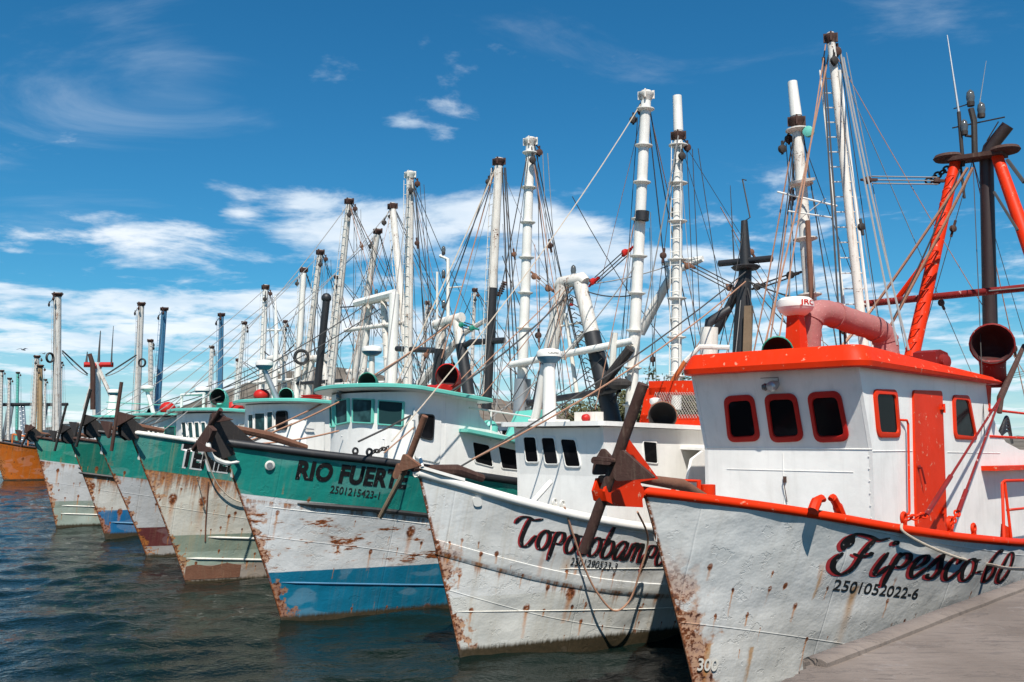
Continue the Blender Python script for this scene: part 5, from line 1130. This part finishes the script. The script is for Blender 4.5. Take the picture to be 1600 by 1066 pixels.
b7, PL7, zf7 = green_boat((88, 826), 'outermost green trawler of the row with a pale grey band and sage green bottom', [(-1.1, 3.75), (0, 3.55), (3, 3.1), (8, 2.5), (17, 2.4)], 1.1, HM_b7, 1.5, 'cabin_white', 'glass', 'rust')
b7.strip('rub_rail', 'black_clean', .5, 8, lambda x: b7.sheer(x) - .98, .06)
for z0 in (.95, .62): b7.strip('bottom_rail', 'white_rust', .1, 8, lambda x, z0=z0: z0 - .07 * x, .025)
for x0 in (150, 160, 170, 181): px_window(b7, PL7, rect(x0, 664, x0 + 7, 678), 'glass_teal', .02, .04)
q = b7.pt(178, 618, x=2.2); radar(b7, q, .26, .26, 'dome_blue'); mb = MB(); mb.tube([(q.x, q.y, zf7(2)), (q.x, q.y, q.z)], [.3, .2], 10); b7.part(mb, 'radar_mast', 'white')
mb = MB()
for i in range(2): mb.tube([(1.2, -1.5, 4.9 + .3 * i), (4.5, -1.6, 4.8 + .3 * i)], .02, 5)
b7.part(mb, 'guard_rail', 'teal')
def gear(bt, a, star, port, x=9.3, r=.16, mats=('boom_rust', 'boom_rust'), blk=0.0, cross=True):
    """A frame at pixel (x, y top), booms as (top, base) pixels, the usual stays."""
    p = bt.pt(a[0], a[1], x=x)
    o = a_frame(bt, x, p.y, 2.4, p.z, 1.25, .45, .15, 'boom_rust', blk, [(p.z - 1.1, 1.9, .09, 'boom_rust' if not blk else 'black')] if cross else None)
    for sgn, s in ((1, star), (-1, port)):
        if not s: continue
        t, b_ = bt.pt(*s[0], x=x), bt.pt(*s[1], x=x); boom(bt, t, b_, r, mats[0 if sgn > 0 else 1], 0, True, 0, 'rust', 3, 1.5, sgn)
        bt.line(t + Vector((0, 0, -.2)), (-.2, sgn * .5, bt.sheer(0) + .1), .016, 'rope_g', .5)
        bt.line(t, (15.5, sgn * 2.1, 2.6), .018, 'rope_d', .3); bt.line(t, (16, sgn * .8, 2.6), .016, 'rope_d', .5); bt.line(b_.lerp(t, .5), p, .03, 'rope_d', .1); bt.line(b_.lerp(t, .85), p, .014, 'rope_d', .3)
        bt.line(t + Vector((.2, .1 * sgn, -.4)), p + Vector((0, 0, -1.5)), .014, 'rope_g', .4)
    for y, z in ((.25, 0), (-.25, -.4)): bt.line(p + Vector((0, y, z)), (-.9, y, bt.sheer(-.9) + .1), .022, 'rope_d', .35)
    antenna(bt, p + Vector((0, .3, 0)), 2.6, .016); lamp(bt, p + Vector((0, 0, .1)), .13)
    return p
p5 = gear(b5, (588, 468), ((546, 310), (512, 650)), ((613, 318), (645, 650)), 9.6)
gear(b6, (497, 560), ((501, 390), (471, 640)), ((591, 357), (545, 640)), 9.8, blk=.4)
gear(b7, (433, 560), ((415, 445), (407, 650)), ((475, 418), (462, 640)), 9.4, mats=('boom_white', 'boom_white'))
mb = MB(); q0, q1 = b6.pt(492, 640, x=8.5), b6.pt(510, 470, x=8.5); mb.tube([q0, q1], .16, 10); mb.ball(q1 + Vector((0, 0, .12)), .22, 12); b6.part(mb, 'exhaust_pipe', 'black')
mb = MB(); mb.tube([b5.pt(556, 474, x=9.2), b5.pt(617, 458, x=9.2)], .16, 8); mb.tube([b5.pt(616, 460, x=9.2), b5.pt(612, 620, x=9.2)], .2, 10); b5.part(mb, 'gallows', 'boom_white')
mb = MB(); mb.tube([b7.pt(430, 462, x=8), b7.pt(432, 520, x=8), b7.pt(428, 640, x=8)], [.03, .1, .14], 8); mb.tube([b7.pt(418, 516, x=8), b7.pt(440, 516, x=8)], .05, 6); b7.part(mb, 'mast', 'boom_white')

# more thin wires in the tangle over the houses
rw = random.Random(21)
for bt, tops, n in ((top, [top.pt(1060, 210, x=9.6), top.pt(1244, 190, x=9), top.pt(1163, 420, x=XM)], 16), (rio, [rio.pt(829, 220, x=9), rio.pt(1010, 150, x=9), rio.pt(893, 440, x=9)], 22), (ten, [ten.pt(641, 275, x=9), ten.pt(780, 255, x=9), ten.pt(705, 505, x=9)], 20), (b5, [b5.pt(546, 320, x=9.6), b5.pt(613, 325, x=9.6), p5], 14), (fip, [fip.pt(1297, 70, x=XB), fip.pt(1520, 250, x=XA)], 8)):
    for i in range(n):
        a_ = tops[i % len(tops)]; e_ = Vector((rw.uniform(5.5, 16.5), rw.choice((-1, 1)) * rw.uniform(.2, 2.3), rw.uniform(2.4, 5.2)))
        s_ = a_.lerp(e_, rw.choice((0, 0, 0, .2, .35))); bt.line(s_, e_, rw.choice((.008, .010, .013)), rw.choice(('rope_d', 'rope_d', 'rope_g', 'rope_r')), 0 if i < 5 else rw.choice((.1, .2, .4, .7)))
        if i < 5:
            t = rw.uniform(.15, .7); q = s_.lerp(e_, t); d_ = (e_ - s_).normalized(); mb = MB(); mb.lathe(q - Vector((.03, .05, 0)), (.4, 1, 0), [(.04, 0), (.085, .02), (.085, .045), (.06, .055), (.085, .065), (.085, .09), (.04, .11)], 12); mb.bar(q - d_ * .2, q + d_ * .2, .05, .05); bt.part(mb, 'pulley_block', rw.choice(('rust', 'darkiron', 'rust_l')))
# ================================================================ far boats
def far_boat(px, d, ang, label, name='fishing_boat', hm=None, house='cabin_white', group=None, cat='fishing boat', z=3.0, L=16, hx=3):
    p = at_depth(px, 690, d); bt = Boat(name, None, label, [(-1.3, z + .5), (1, z), (6, z - .8), (L, z - .7)], 1.3, hm or HM_far, origin=(p.x, p.y, 0), ang=ang, nx=30, nz=12, amp=0, L=L, gun='rust', group=group, cat=cat)
    mb = MB(); mb.box((hx + 1.8, 0, z + .2), (3.6, 3, 2.8)); mb.box((hx + 1.9, 0, z + 1.66), (4.2, 3.5, .1)); ho = bt.part(mb, 'wheelhouse', house)
    for y in (-.9, 0, .9):
        mb = MB(); mb.box((hx - .01, y, z + .9), (.04, .6, .6)); bt.part(mb, 'window', 'glass')
    for x in (1, 2.2):
        mb = MB(); mb.box((hx + x, -1.51, z + .9), (.6, .04, .6)); bt.part(mb, 'window', 'glass')
    return bt
def far_boom(bt, t, b_, d, mat, r=.17, d2=None, tyre=False):
    T_, B_ = bt.loc(at_depth(*t, d)), bt.loc(at_depth(*b_, d2 or d)); return boom(bt, T_, B_, r, mat, 0, True, 0, 'rust', 2)
FG = 'boats moored across the basin'
w1 = far_boat(95, 65, -90, 'distant trawler with white booms and a red crosspiece on its white mast', group=FG)
far_boom(w1, (90, 457), (88, 690), 57, 'boom_rust', .26); far_boom(w1, (221, 472), (212, 685), 61, 'boom_rust', .22)
def dq(bt, px, py, d): return bt.loc(at_depth(px, py, d))
mb = MB(); mb.tube([dq(w1, 151, 690, 59), dq(w1, 151, 566, 59)], .24, 10); w1m = w1.part(mb, 'mast', 'boom_white')
mb = MB(); mb.tube([dq(w1, 131, 570, 58.6), dq(w1, 177, 570, 59.4)], .16, 8); mb.tube([dq(w1, 147, 570, 58.6), dq(w1, 152, 585, 59.4), dq(w1, 157, 570, 59)], .14, 8); w1.part(mb, 'cross_beam', 'red', w1m)
mb = MB(); mb.tube([dq(w1, 151, 574, 59), dq(w1, 132, 640, 59)], .12, 6); mb.tube([dq(w1, 153, 574, 59), dq(w1, 176, 625, 59)], .12, 6); w1.part(mb, 'stay_leg', 'boom_rust', w1m); mb = MB(); mb.tube([dq(w1, 145, 640, 58), dq(w1, 145, 570, 58), dq(w1, 140, 553, 58)], [.16, .16, .13], 8); w1.part(mb, 'exhaust_pipe', 'rust', w1m)
for px, h, r_ in ((154, 2.1, .05), (174, 2.4, .03), (135, .8, .05)): antenna(w1, dq(w1, px, 570, 59), h, r_)
for a_, b_ in (((97, 548), (137, 585)), ((213, 555), (165, 586))):
    w1.line(dq(w1, *a_, 58.5), dq(w1, *b_, 59), .05, 'rope_d'); w1.line(dq(w1, a_[0], a_[1] + 3, 58.5), dq(w1, b_[0], b_[1] + 2, 59), .03, 'rope_g', .2)
blue = far_boat(255, 70, -80, 'distant trawler with two blue lattice booms', group=FG, house='teal')
far_boom(blue, (257, 480), (244, 660), 64, 'blue', .22); far_boom(blue, (346, 489), (343, 660), 65, 'blue', .2)
w2 = far_boat(290, 84, 60, 'distant white trawler with thin white booms behind the blue ones', group=FG)
far_boom(w2, (235, 530), (235, 660), 76, 'boom_rust', .2); far_boom(w2, (331, 540), (326, 660), 78, 'boom_white', .18); far_boom(w2, (382, 502), (366, 660), 70, 'boom_white', .18)
org = far_boat(9, 84, 0, 'orange hulled boat with a rusty stem across the basin at left', hm=HM_or, house='ochre', group=FG, hx=5)
far_boom(org, (58, 555), (51, 680), 84, 'boom_rust', .25); far_boom(org, (63, 570), (62, 690), 84, 'tan', .25)
mb = MB()
for i in range(5): mb.tube([(.3 + i * 1.1, -org.half(.3 + i * 1.1, 2.6) + .1, org.sheer(.3 + i * 1.1) - .1), (.3 + i * 1.1, -org.half(.3 + i * 1.1, 2.6) + .1, org.sheer(.3 + i * 1.1) + .9)], .06, 6)
mb.tube([(.3 + i * .25, -org.half(.3 + i * .25, 2.6) + .1, org.sheer(.3 + i * .25) + .9) for i in range(30)], .08, 6); org.part(mb, 'guard_rail', 'orange')
for lab, px, d, mt, tops, rr in (('far white boat with a dark crosspiece at the left edge', 18, 112, 'boom_rust', ((3, 578), (15, 590)), .2), ('far teal masted boat left of the white boom', 24, 124, 'teal', ((28, 581),), .2), ('far boat with a pale derrick between the orange boat and the green bow', 78, 118, 'boom_white', ((71, 592), (96, 565)), .16)):
    bt = far_boat(px, d, 30, lab, group=FG, house='steel')
    for t in tops: far_boom(bt, t, (t[0] - 2, 690), d, mt, rr)
    p = dq(bt, px, 632, d); a_frame(bt, p.x + .5, p.y, 2.2, p.z, 1.6, .8, .18, 'steel', 0, [(p.z, 2.2, .2, 'black')])
# boats of the second row, only their gear shows over the first row
SG = 'boats moored behind the front row'
for lab, (px, d), tops, ang in (('white rigged boat moored astern of the green boats', (560, 62), (((526, 430), (505, 640)), ((577, 470), (560, 640))), 10), ('boat with a rust stained rig behind the white radome', (690, 58), (((668, 470), (655, 640)), ((742, 450), (735, 640))), 0), ('small white rigged boat behind the black sleeved boom', (430, 72), (((446, 500), (440, 650)), ((372, 560), (366, 650))), 20)):
    bt = far_boat(px, d, ang, lab, group=SG)
    for t, b_ in tops: far_boom(bt, t, b_, d, 'boom_rust', .13)
    p = dq(bt, px, 580, d); a_frame(bt, p.x, p.y, 2.2, p.z, 1.5, .7, .15, 'boom_rust', 0, [(p.z - .8, 2.4, .1, 'boom_white')])
    for i in range(6): bt.line(dq(bt, *tops[i % 2][0], d), (random.uniform(-2, 16), random.uniform(-2.4, 2.4), random.uniform(2, 4.5)), .025, random.choice(['rope_d', 'rope_g', 'rope_r']), .3)

# ================================================================ anchors, tyres, loose ropes
def anchor(label, frame, shank, crown, plates, mat, r=.05, grp='anchors at the bows'):
    """stock, shank end points and fluke plates given as local points of the boat that carries it."""
    o = empty('anchor', frame.wld(crown), frame.rz); tag(o, label, 'anchor', grp); c0 = Vector(crown)
    mb = MB(); mb.tube([Vector(p) - c0 for p in shank], r, 10); mb.build('stock', mat, o)
    for pl, ex in plates:
        mb = MB(); mb.prism(rounded([Vector(p) - c0 for p in pl], .05, 3), ex); mb.build('fluke', mat, o)
    return o
def P_(bt, px, py, x): return bt.pt(px, py, x=x)
an = anchor('big dark rusty anchor hung on the red bow roller', fip, [P_(fip, 1005, 600, -2.1), P_(fip, 912, 862, -2.1)], P_(fip, 960, 725, -2.1),
    [([P_(fip, 974, 701, -2.16), P_(fip, 1027, 747, -2.0), P_(fip, 966, 752, -2.16), P_(fip, 961, 740, -2.16)], (-.06, 0, 0)),
     ([P_(fip, 944, 699, -2.06), P_(fip, 960, 716, -2.06), P_(fip, 948, 742, -2.06), P_(fip, 928, 742, -2.06), P_(fip, 931, 722, -2.06)], (-.05, 0, 0)),
     ([P_(fip, 932, 713, -2.15), P_(fip, 964, 716, -2.15), P_(fip, 962, 727, -2.15), P_(fip, 930, 724, -2.15)], (-.10, 0, 0))], 'rust', .075)
mb = MB(); c0 = P_(fip, 960, 725, -2.1); mb.tube([Vector((-2.08, .05, fip.zb + .22)) - c0, Vector((-1.2, .05, fip.zb + .2)) - c0, Vector((-.2, .05, fip.zb + .08)) - c0, Vector((.6, .1, fip.zb - .2)) - c0], [.05, .065, .09, .08], 10); mb.build('shank', 'rust_l', an)
an = anchor('brown rusty anchor with a bare wooden stock, on the white bow', top, [P_(top, 664, 650, -1.25), P_(top, 630, 740, -1.25)], P_(top, 640, 725, -1.2),
    [([P_(top, 634, 708, -1.35), P_(top, 661, 728, -1.25), P_(top, 625, 738, -1.35)], (-.06, 0, 0)), ([P_(top, 624, 722, -1.2), P_(top, 632, 738, -1.2), P_(top, 622, 750, -1.2), P_(top, 616, 745, -1.2)], (-.05, 0, 0))], 'rust_l', .055)
c0 = P_(top, 640, 725, -1.2); mb = MB(); mb.tube([P_(top, 630, 740, -1.25) - c0, P_(top, 594, 808, -1.25) - c0], .042, 8); mb.build('wooden_stock', 'wood', an)
mb = MB(); mb.tube([Vector((-1.1, 0, top.zb + .1)) - c0, Vector((-.2, -.1, top.zb + .06)) - c0, Vector((.35, -.15, top.zb - .1)) - c0], [.06, .09, .07], 8); mb.build('shank', 'rust', an)
an = anchor('dark anchor with pointed black flukes over the green bow with block letters', rio, [P_(rio, 345, 640, -1.75), P_(rio, 302, 703, -1.75)], P_(rio, 330, 680, -1.7),
    [([P_(rio, 334, 644, -1.7), P_(rio, 366, 656, -1.6), P_(rio, 335, 661, -1.7)], (-.05, 0, 0)), ([P_(rio, 310, 687, -1.85), P_(rio, 326, 697, -1.85), P_(rio, 340, 706, -1.85), P_(rio, 314, 706, -1.85)], (-.06, 0, 0)), ([P_(rio, 331, 664, -1.8), P_(rio, 340, 672, -1.8), P_(rio, 328, 700, -1.8), P_(rio, 314, 694, -1.8)], (-.1, 0, 0))], 'rust', .045)
mb = MB()
for sd in (-1, 1): mb.prism([(x, sd * .13, z) for x, z in [(-1.2, rio.zb - .2), (-1.5, rio.zb - .3), (-1.72, rio.zb - .18), (-1.78, rio.zb + .02), (-1.74, rio.zb + .2), (-1.66, rio.zb + .58), (-1.56, rio.zb + .6), (-.85, rio.zb + .05)]], (0, -sd * .05, 0))
rio.part(mb, 'bow_roller', 'darkiron')
mb = MB(); mb.tube(spline([(-1.88, -.2, rio.zb + .1), (-1.80, -.2, rio.zb - .22), (-1.5, -.2, rio.zb - .38), (-1.2, -.2, rio.zb - .36)], 5), [.02] * 2 + [.05] * 10 + [.03] * 4, 8); rio.part(mb, 'roller_lip', 'white')
mb = MB(); c0 = P_(rio, 330, 680, -1.7); mb.tube([Vector((-1.5, 0, rio.zb + .35)) - c0, Vector((-.4, 0, rio.zb + .15)) - c0, Vector((.5, 0, rio.zb - .1)) - c0], [.06, .09, .07], 8); mb.build('shank', 'rust_l', an)
for bt, (ax_, ay_), lab, mt in ((ten, (180, 680), 'rusty anchor with a thin upright stock on the cream banded bow', 'rust'), (b5, (140, 676), 'dark anchor on the bow above the maroon bottomed hull', 'darkiron'), (b6, (112, 676), 'dark anchor on the bow above the blue bottomed hull', 'darkiron'), (b7, (54, 678), 'small rusty anchor on the outermost green bow', 'rust')):
    zb = bt.zb; x0 = -bt.rake
    an = anchor(lab, bt, [(x0 - .3, -.12 if bt is ten else -.42, zb + 1.25), (x0 - .42, .02 if bt is ten else .14, zb - .45)] if bt is not b7 else [(x0 - .2, -.3, zb + .5), (x0 - .4, .1, zb - .4)], (x0 - .35, 0, zb + .1),
        [([(x0 - .5, .44, zb + .30), (x0 - .42, -.02, zb + .26), (x0 - .45, .05, zb - .16)], (-.06, 0, 0)), ([(x0 - .3, -.05, zb + .52), (x0 - .12, -.66, zb + .40), (x0 - .3, -.04, zb + .14)], (-.06, 0, 0))], mt, .045)
    mb = MB()
    for sd in (-1, 1): mb.prism([(x, sd * .12, z) for x, z in [(x0 + .3, zb - .1), (x0 - .05, zb - .2), (x0 - .22, zb - .08), (x0 - .25, zb + .12), (x0 - .12, zb + .32), (x0 + .02, zb + .36), (x0 + .4, zb + .05)]], (0, -sd * .05, 0))
    bt.part(mb, 'bow_roller', 'darkiron')
    c0 = Vector((x0 - .35, 0, zb + .1)); mb = MB(); mb.tube([Vector((x0 - .3, 0, zb + .25)) - c0, Vector((x0 + .9, 0, zb + .05)) - c0], [.08, .06], 8); mb.build('shank', 'rust_l', an)
def tyre(label, loc, r, axis, grp='tyres hung as fenders'):
    mb = MB(); ax = Vector(axis).normalized(); a = Vector((0, 0, 1)); b_ = ax.cross(a).normalized(); rows = []
    for i in range(28):
        t = 2 * math.pi * i / 28; d = a * math.cos(t) + b_ * math.sin(t); rows.append([d * (r + math.cos(u) * r * .24) + ax * math.sin(u) * r * .30 for u in [2 * math.pi * k / 10 for k in range(10)]])
    V = [[mb.v(p) for p in rw] for rw in rows]
    for i in range(28):
        for k in range(10): mb.f((V[i][k], V[(i + 1) % 28][k], V[(i + 1) % 28][(k + 1) % 10], V[i][(k + 1) % 10]))
    o = mb.build('tyre', 'black_clean'); o.location = loc; return tag(o, label, 'tyre', grp)
tyre('tyre hanging from the tall white boom far at left', at_depth(78, 559, 56.5), .26 * 1.0, (1, -.3, 0)); tyre('tyre hanging on the second white boom of the distant boat', at_depth(222, 567, 60.4), .24, (.3, 1, 0)); tyre('tyre slung in the rigging above the green boats', at_depth(471, 558, 44), .30, (.3, -1, 0))
# rope loop hanging from the white bow
lp = [gpt(top, 880, 798)] + [top.hull_px(*c) for c in ((893, 840), (905, 890), (918, 925), (938, 951), (962, 935), (978, 890), (990, 840))]
pts = [lp[0] + Vector((0, -.05, .02))] + [Vector((q.x, -top.half(q.x, q.z) - .06 - .25 * min(i, 3) / 3, q.z)) for i, q in enumerate(lp[1:])] + [top.pt(996, 800, y=-2.3)]
mb = MB(); mb.tube([top.wld(p) for p in spline(pts, 8)], .018, 7); tag(mb.build('hanging_rope', 'rope_r'), 'slack brown rope hanging in a loop over the white hull', 'rope')
c0 = gpt(fip, 1405, 826); a0 = fip.wld(c0 + Vector((0, -.06, .0))); a1 = qa + qd * 9.5 + nrm * .5 + Vector((0, 0, .2)); mid_ = None
mb = MB(); W_ = []
for px, py in ((1412, 832), (1450, 853), (1500, 872), (1545, 882)): q = fip.hull_px(px, py); w_ = fip.wld(Vector((q.x, -fip.skin(q.x, q.z), q.z))); W_.append(w_ + (CAM - w_).normalized() * .12)
w2_ = at_depth(1625, 887, 11.0)
mb.tube(spline([a0] + W_ + [w2_, a1], 10), .022, 7); tag(mb.build('mooring_line', 'rope'), 'pale mooring line running from the red gunwale over the painted name', 'rope')
bl = MB(); bl.lathe(a1 - Vector((0, 0, .2)), (0, 0, 1), [(.2, 0), (.2, .06), (.12, .1), (.12, .34), (.2, .38), (.2, .44), (.1, .47)], 18); tag(bl.build('bollard', 'rust'), 'rusty iron bollard on the quay holding the pale line', 'bollard')
q = ten.hull_px(322, 740); mb = MB(); mb.tube([ten.wld(p) for p in spline([Vector((q.x - .3, -ten.half(q.x, q.z) - .35, q.z + .65)), Vector((q.x + .25, -ten.half(q.x + .25, 2.6) - .12, 2.5)), Vector((q.x + .9, -ten.half(q.x + .9, 2) - .1, 2.05)), Vector((q.x + 1.6, -ten.half(q.x + 1.6, 2.2) - .1, 2.35))], 8)], .018, 6); tag(mb.build('hanging_rope', 'rope'), 'thin pale rope looped across the white shadowed letters', 'rope')
# lines from the bows down to the water
for i, (bt, p, q_, lab) in enumerate(((ten, (310, 745), (352, 905), 'thin pale line dropping from the dark anchor to the water'),)):
    a0 = bt.hull_px(*p); mb = MB(); mb.tube(rope_pts(bt.wld(Vector((a0.x - .2, -bt.half(a0.x, a0.z) - .3, a0.z))), ground(*q_, -.1), .1), .012, 5); tag(mb.build('mooring_line', 'rope'), lab, 'rope')

# ================================================================ shore behind: trees, wall, wires, birds
m, g, b = newmat('dusty foliage'); inf = g.N.new('ShaderNodeObjectInfo'); n_ = g.noise(g.obj(), 1.2, 4)
g.put(b.inputs['Base Color'], g.mix(n_, (.030, .045, .014), (.11, .10, .035))); b.inputs['Roughness'].default_value = .8; M['leaf'] = m
M['bark'] = paint('bark', (.12, .09, .065), .9, 0, .3, .8, 3)
def tree(px, pyb, d, wdt, hgt, label, grp='trees behind the boats'):
    p = at_depth(px, 690, d); o = empty('tree', (p.x, p.y, 1.2)); tag(o, label, 'tree', grp); rnd = random.Random(int(px))
    mb = MB(); mb.tube(spline([(0, 0, -1), (.1, 0, hgt * .3), (-.1, .1, hgt * .55)], 4), [.22] * 4 + [.17] * 4 + [.12], 8)
    tips = []
    for i in range(9):
        a = rnd.uniform(0, 6.28); r_ = rnd.uniform(.3, 1) * wdt * .45; t = Vector((math.cos(a) * r_, math.sin(a) * r_, hgt * rnd.uniform(.5, .92))); tips.append(t); mb.tube(spline([(0, 0, hgt * .35), t * .5 + Vector((0, 0, hgt * .2)), t], 4), [.1] * 4 + [.05] * 4 + [.02], 6)
    mb.build('trunk', 'bark', o); mb = MB()
    for t in tips + [Vector((0, 0, hgt * .75))]:
        for k in range(24):
            c = t + Vector((rnd.gauss(0, wdt * .12), rnd.gauss(0, wdt * .12), rnd.gauss(0, hgt * .09)))
            for _ in range(22):
                q = c + Vector((rnd.gauss(0, .22), rnd.gauss(0, .22), rnd.gauss(0, .17))); u = Vector((rnd.gauss(0, 1), rnd.gauss(0, 1), rnd.gauss(0, 1))).normalized(); v = u.orthogonal().normalized(); s = rnd.uniform(.08, .17)
                mb.f([mb.v(q - u * s), mb.v(q + v * s * .5), mb.v(q + u * s), mb.v(q - v * s * .5)])
    mb.build('crown', 'leaf', o, smooth=False, recalc=False)
tree(1052, 660, 60, 5.0, 6.9, 'dusty green tree behind the red gantry'); tree(1012, 660, 64, 4.2, 5.4, 'low dry tree beside the white ringed boom'); tree(930, 660, 66, 5.6, 4.6, 'low scrubby tree under the black A frame'); tree(1090, 660, 70, 4, 6.2, 'brownish tree at the right of the shore group')
def block(px0, px1, d, z, label, mat, cat='building'):
    a0, a1 = at_depth(px0, 690, d), at_depth(px1, 690, d); w_ = (a1 - a0).length; o = empty('warehouse', ((a0.x + a1.x) / 2, a0.y + 3, 1.2)); tag(o, label, cat)
    mb = MB(); mb.box((0, 0, z / 2 - .6), (w_, 6, z + 1.2)); mb.build('wall', mat, o); mb = MB(); mb.prism([(-w_ / 2 - .3, -3.4, z + .003), (-w_ / 2 - .3, 3.4, z + .003), (-w_ / 2 - .3, 0, z + 1)], (w_ + .6, 0, 0)); mb.build('roof', 'steel', o)
    for i in range(max(int(w_ / 4), 1)):
        mb = MB(); mb.box((-w_ / 2 + 2 + i * 4, -3.01, z * .6), (1.4, .06, 1)); mb.build('window', 'glass', o)
block(790, 1000, 120, 3.4, 'low tan warehouse on the shore behind the boats', 'cabin_cream'); block(200, 330, 190, 4.0, 'long pale shed on the far shore at left', 'cabin_cream')
mb = MB(); mb.grid([[(x, y, 1.2 + (0 if y > 56 else -2)) for x in (-3, 20, 60, 120)] for y in (54, 56.2, 120, 300)]); tag(mb.build('far_quay', 'quay'), kind='structure')
def pole(px, d, h, label):
    p = at_depth(px, 690, d); o = empty('utility_pole', (p.x, p.y, 1.2)); tag(o, label, 'utility pole'); mb = MB(); mb.tube([(0, 0, -1), (0, 0, h)], [.16, .11], 8); mb.build('post', 'wood', o); mb = MB(); mb.box((0, 0, h - .5), (1.8, .12, .12)); mb.build('crossarm', 'wood', o); return o.location + Vector((0, 0, h - .4))
p0 = pole(1075, 75, 6.5, 'wooden utility pole behind the red gantry'); p1 = pole(1640, 60, 7.2, 'wooden utility pole beyond the red A frame'); p2 = pole(640, 110, 7.5, 'wooden utility pole far behind the booms')
for a_, b_, lab in ((p0, p1, 'right hand'), (p2, p0, 'left hand')):
    for k in (-.8, 0, .8):
        mb = MB(); mb.tube(rope_pts(a_ + Vector((k, 0, 0)), b_ + Vector((k, 0, 0)), .9, 20), .018, 4); tag(mb.build('power_line', 'rope_d'), 'thin power line of the %s span strung behind the boats' % lab, 'power line', 'power lines, ' + lab + ' span')
for px, py, s, lab in ((36, 547, .55, 'larger seagull gliding in the sky at far left'), (68, 553, .35, 'small seagull flying near the white boom')):
    p = at_depth(px, py, 60); mb = MB(); mb.tube([(-.28 * s, 0, 0), (-.15 * s, 0, .03 * s), (.1 * s, 0, .04 * s), (.25 * s, 0, .02 * s), (.36 * s, 0, 0)], [.01, .07 * s, .085 * s, .05 * s, .01], 8)
    for sd in (-1, 1):
        W_ = [(.0, .05 * sd, .05), (.06, .35 * sd, .20), (-.05, .72 * sd, .10), (-.12, .95 * sd, .02), (-.16, .7 * sd, .07), (-.12, .35 * sd, .16), (-.12, .05 * sd, .04)]
        mb.prism([(x * s, y * s, z * s) for x, y, z in W_], (0, 0, .02 * s))
    o = mb.build('seagull', 'steel'); o.location = p; o.rotation_euler = (0, .1, 1.2); tag(o, lab, 'seagull', 'gulls over the harbour')
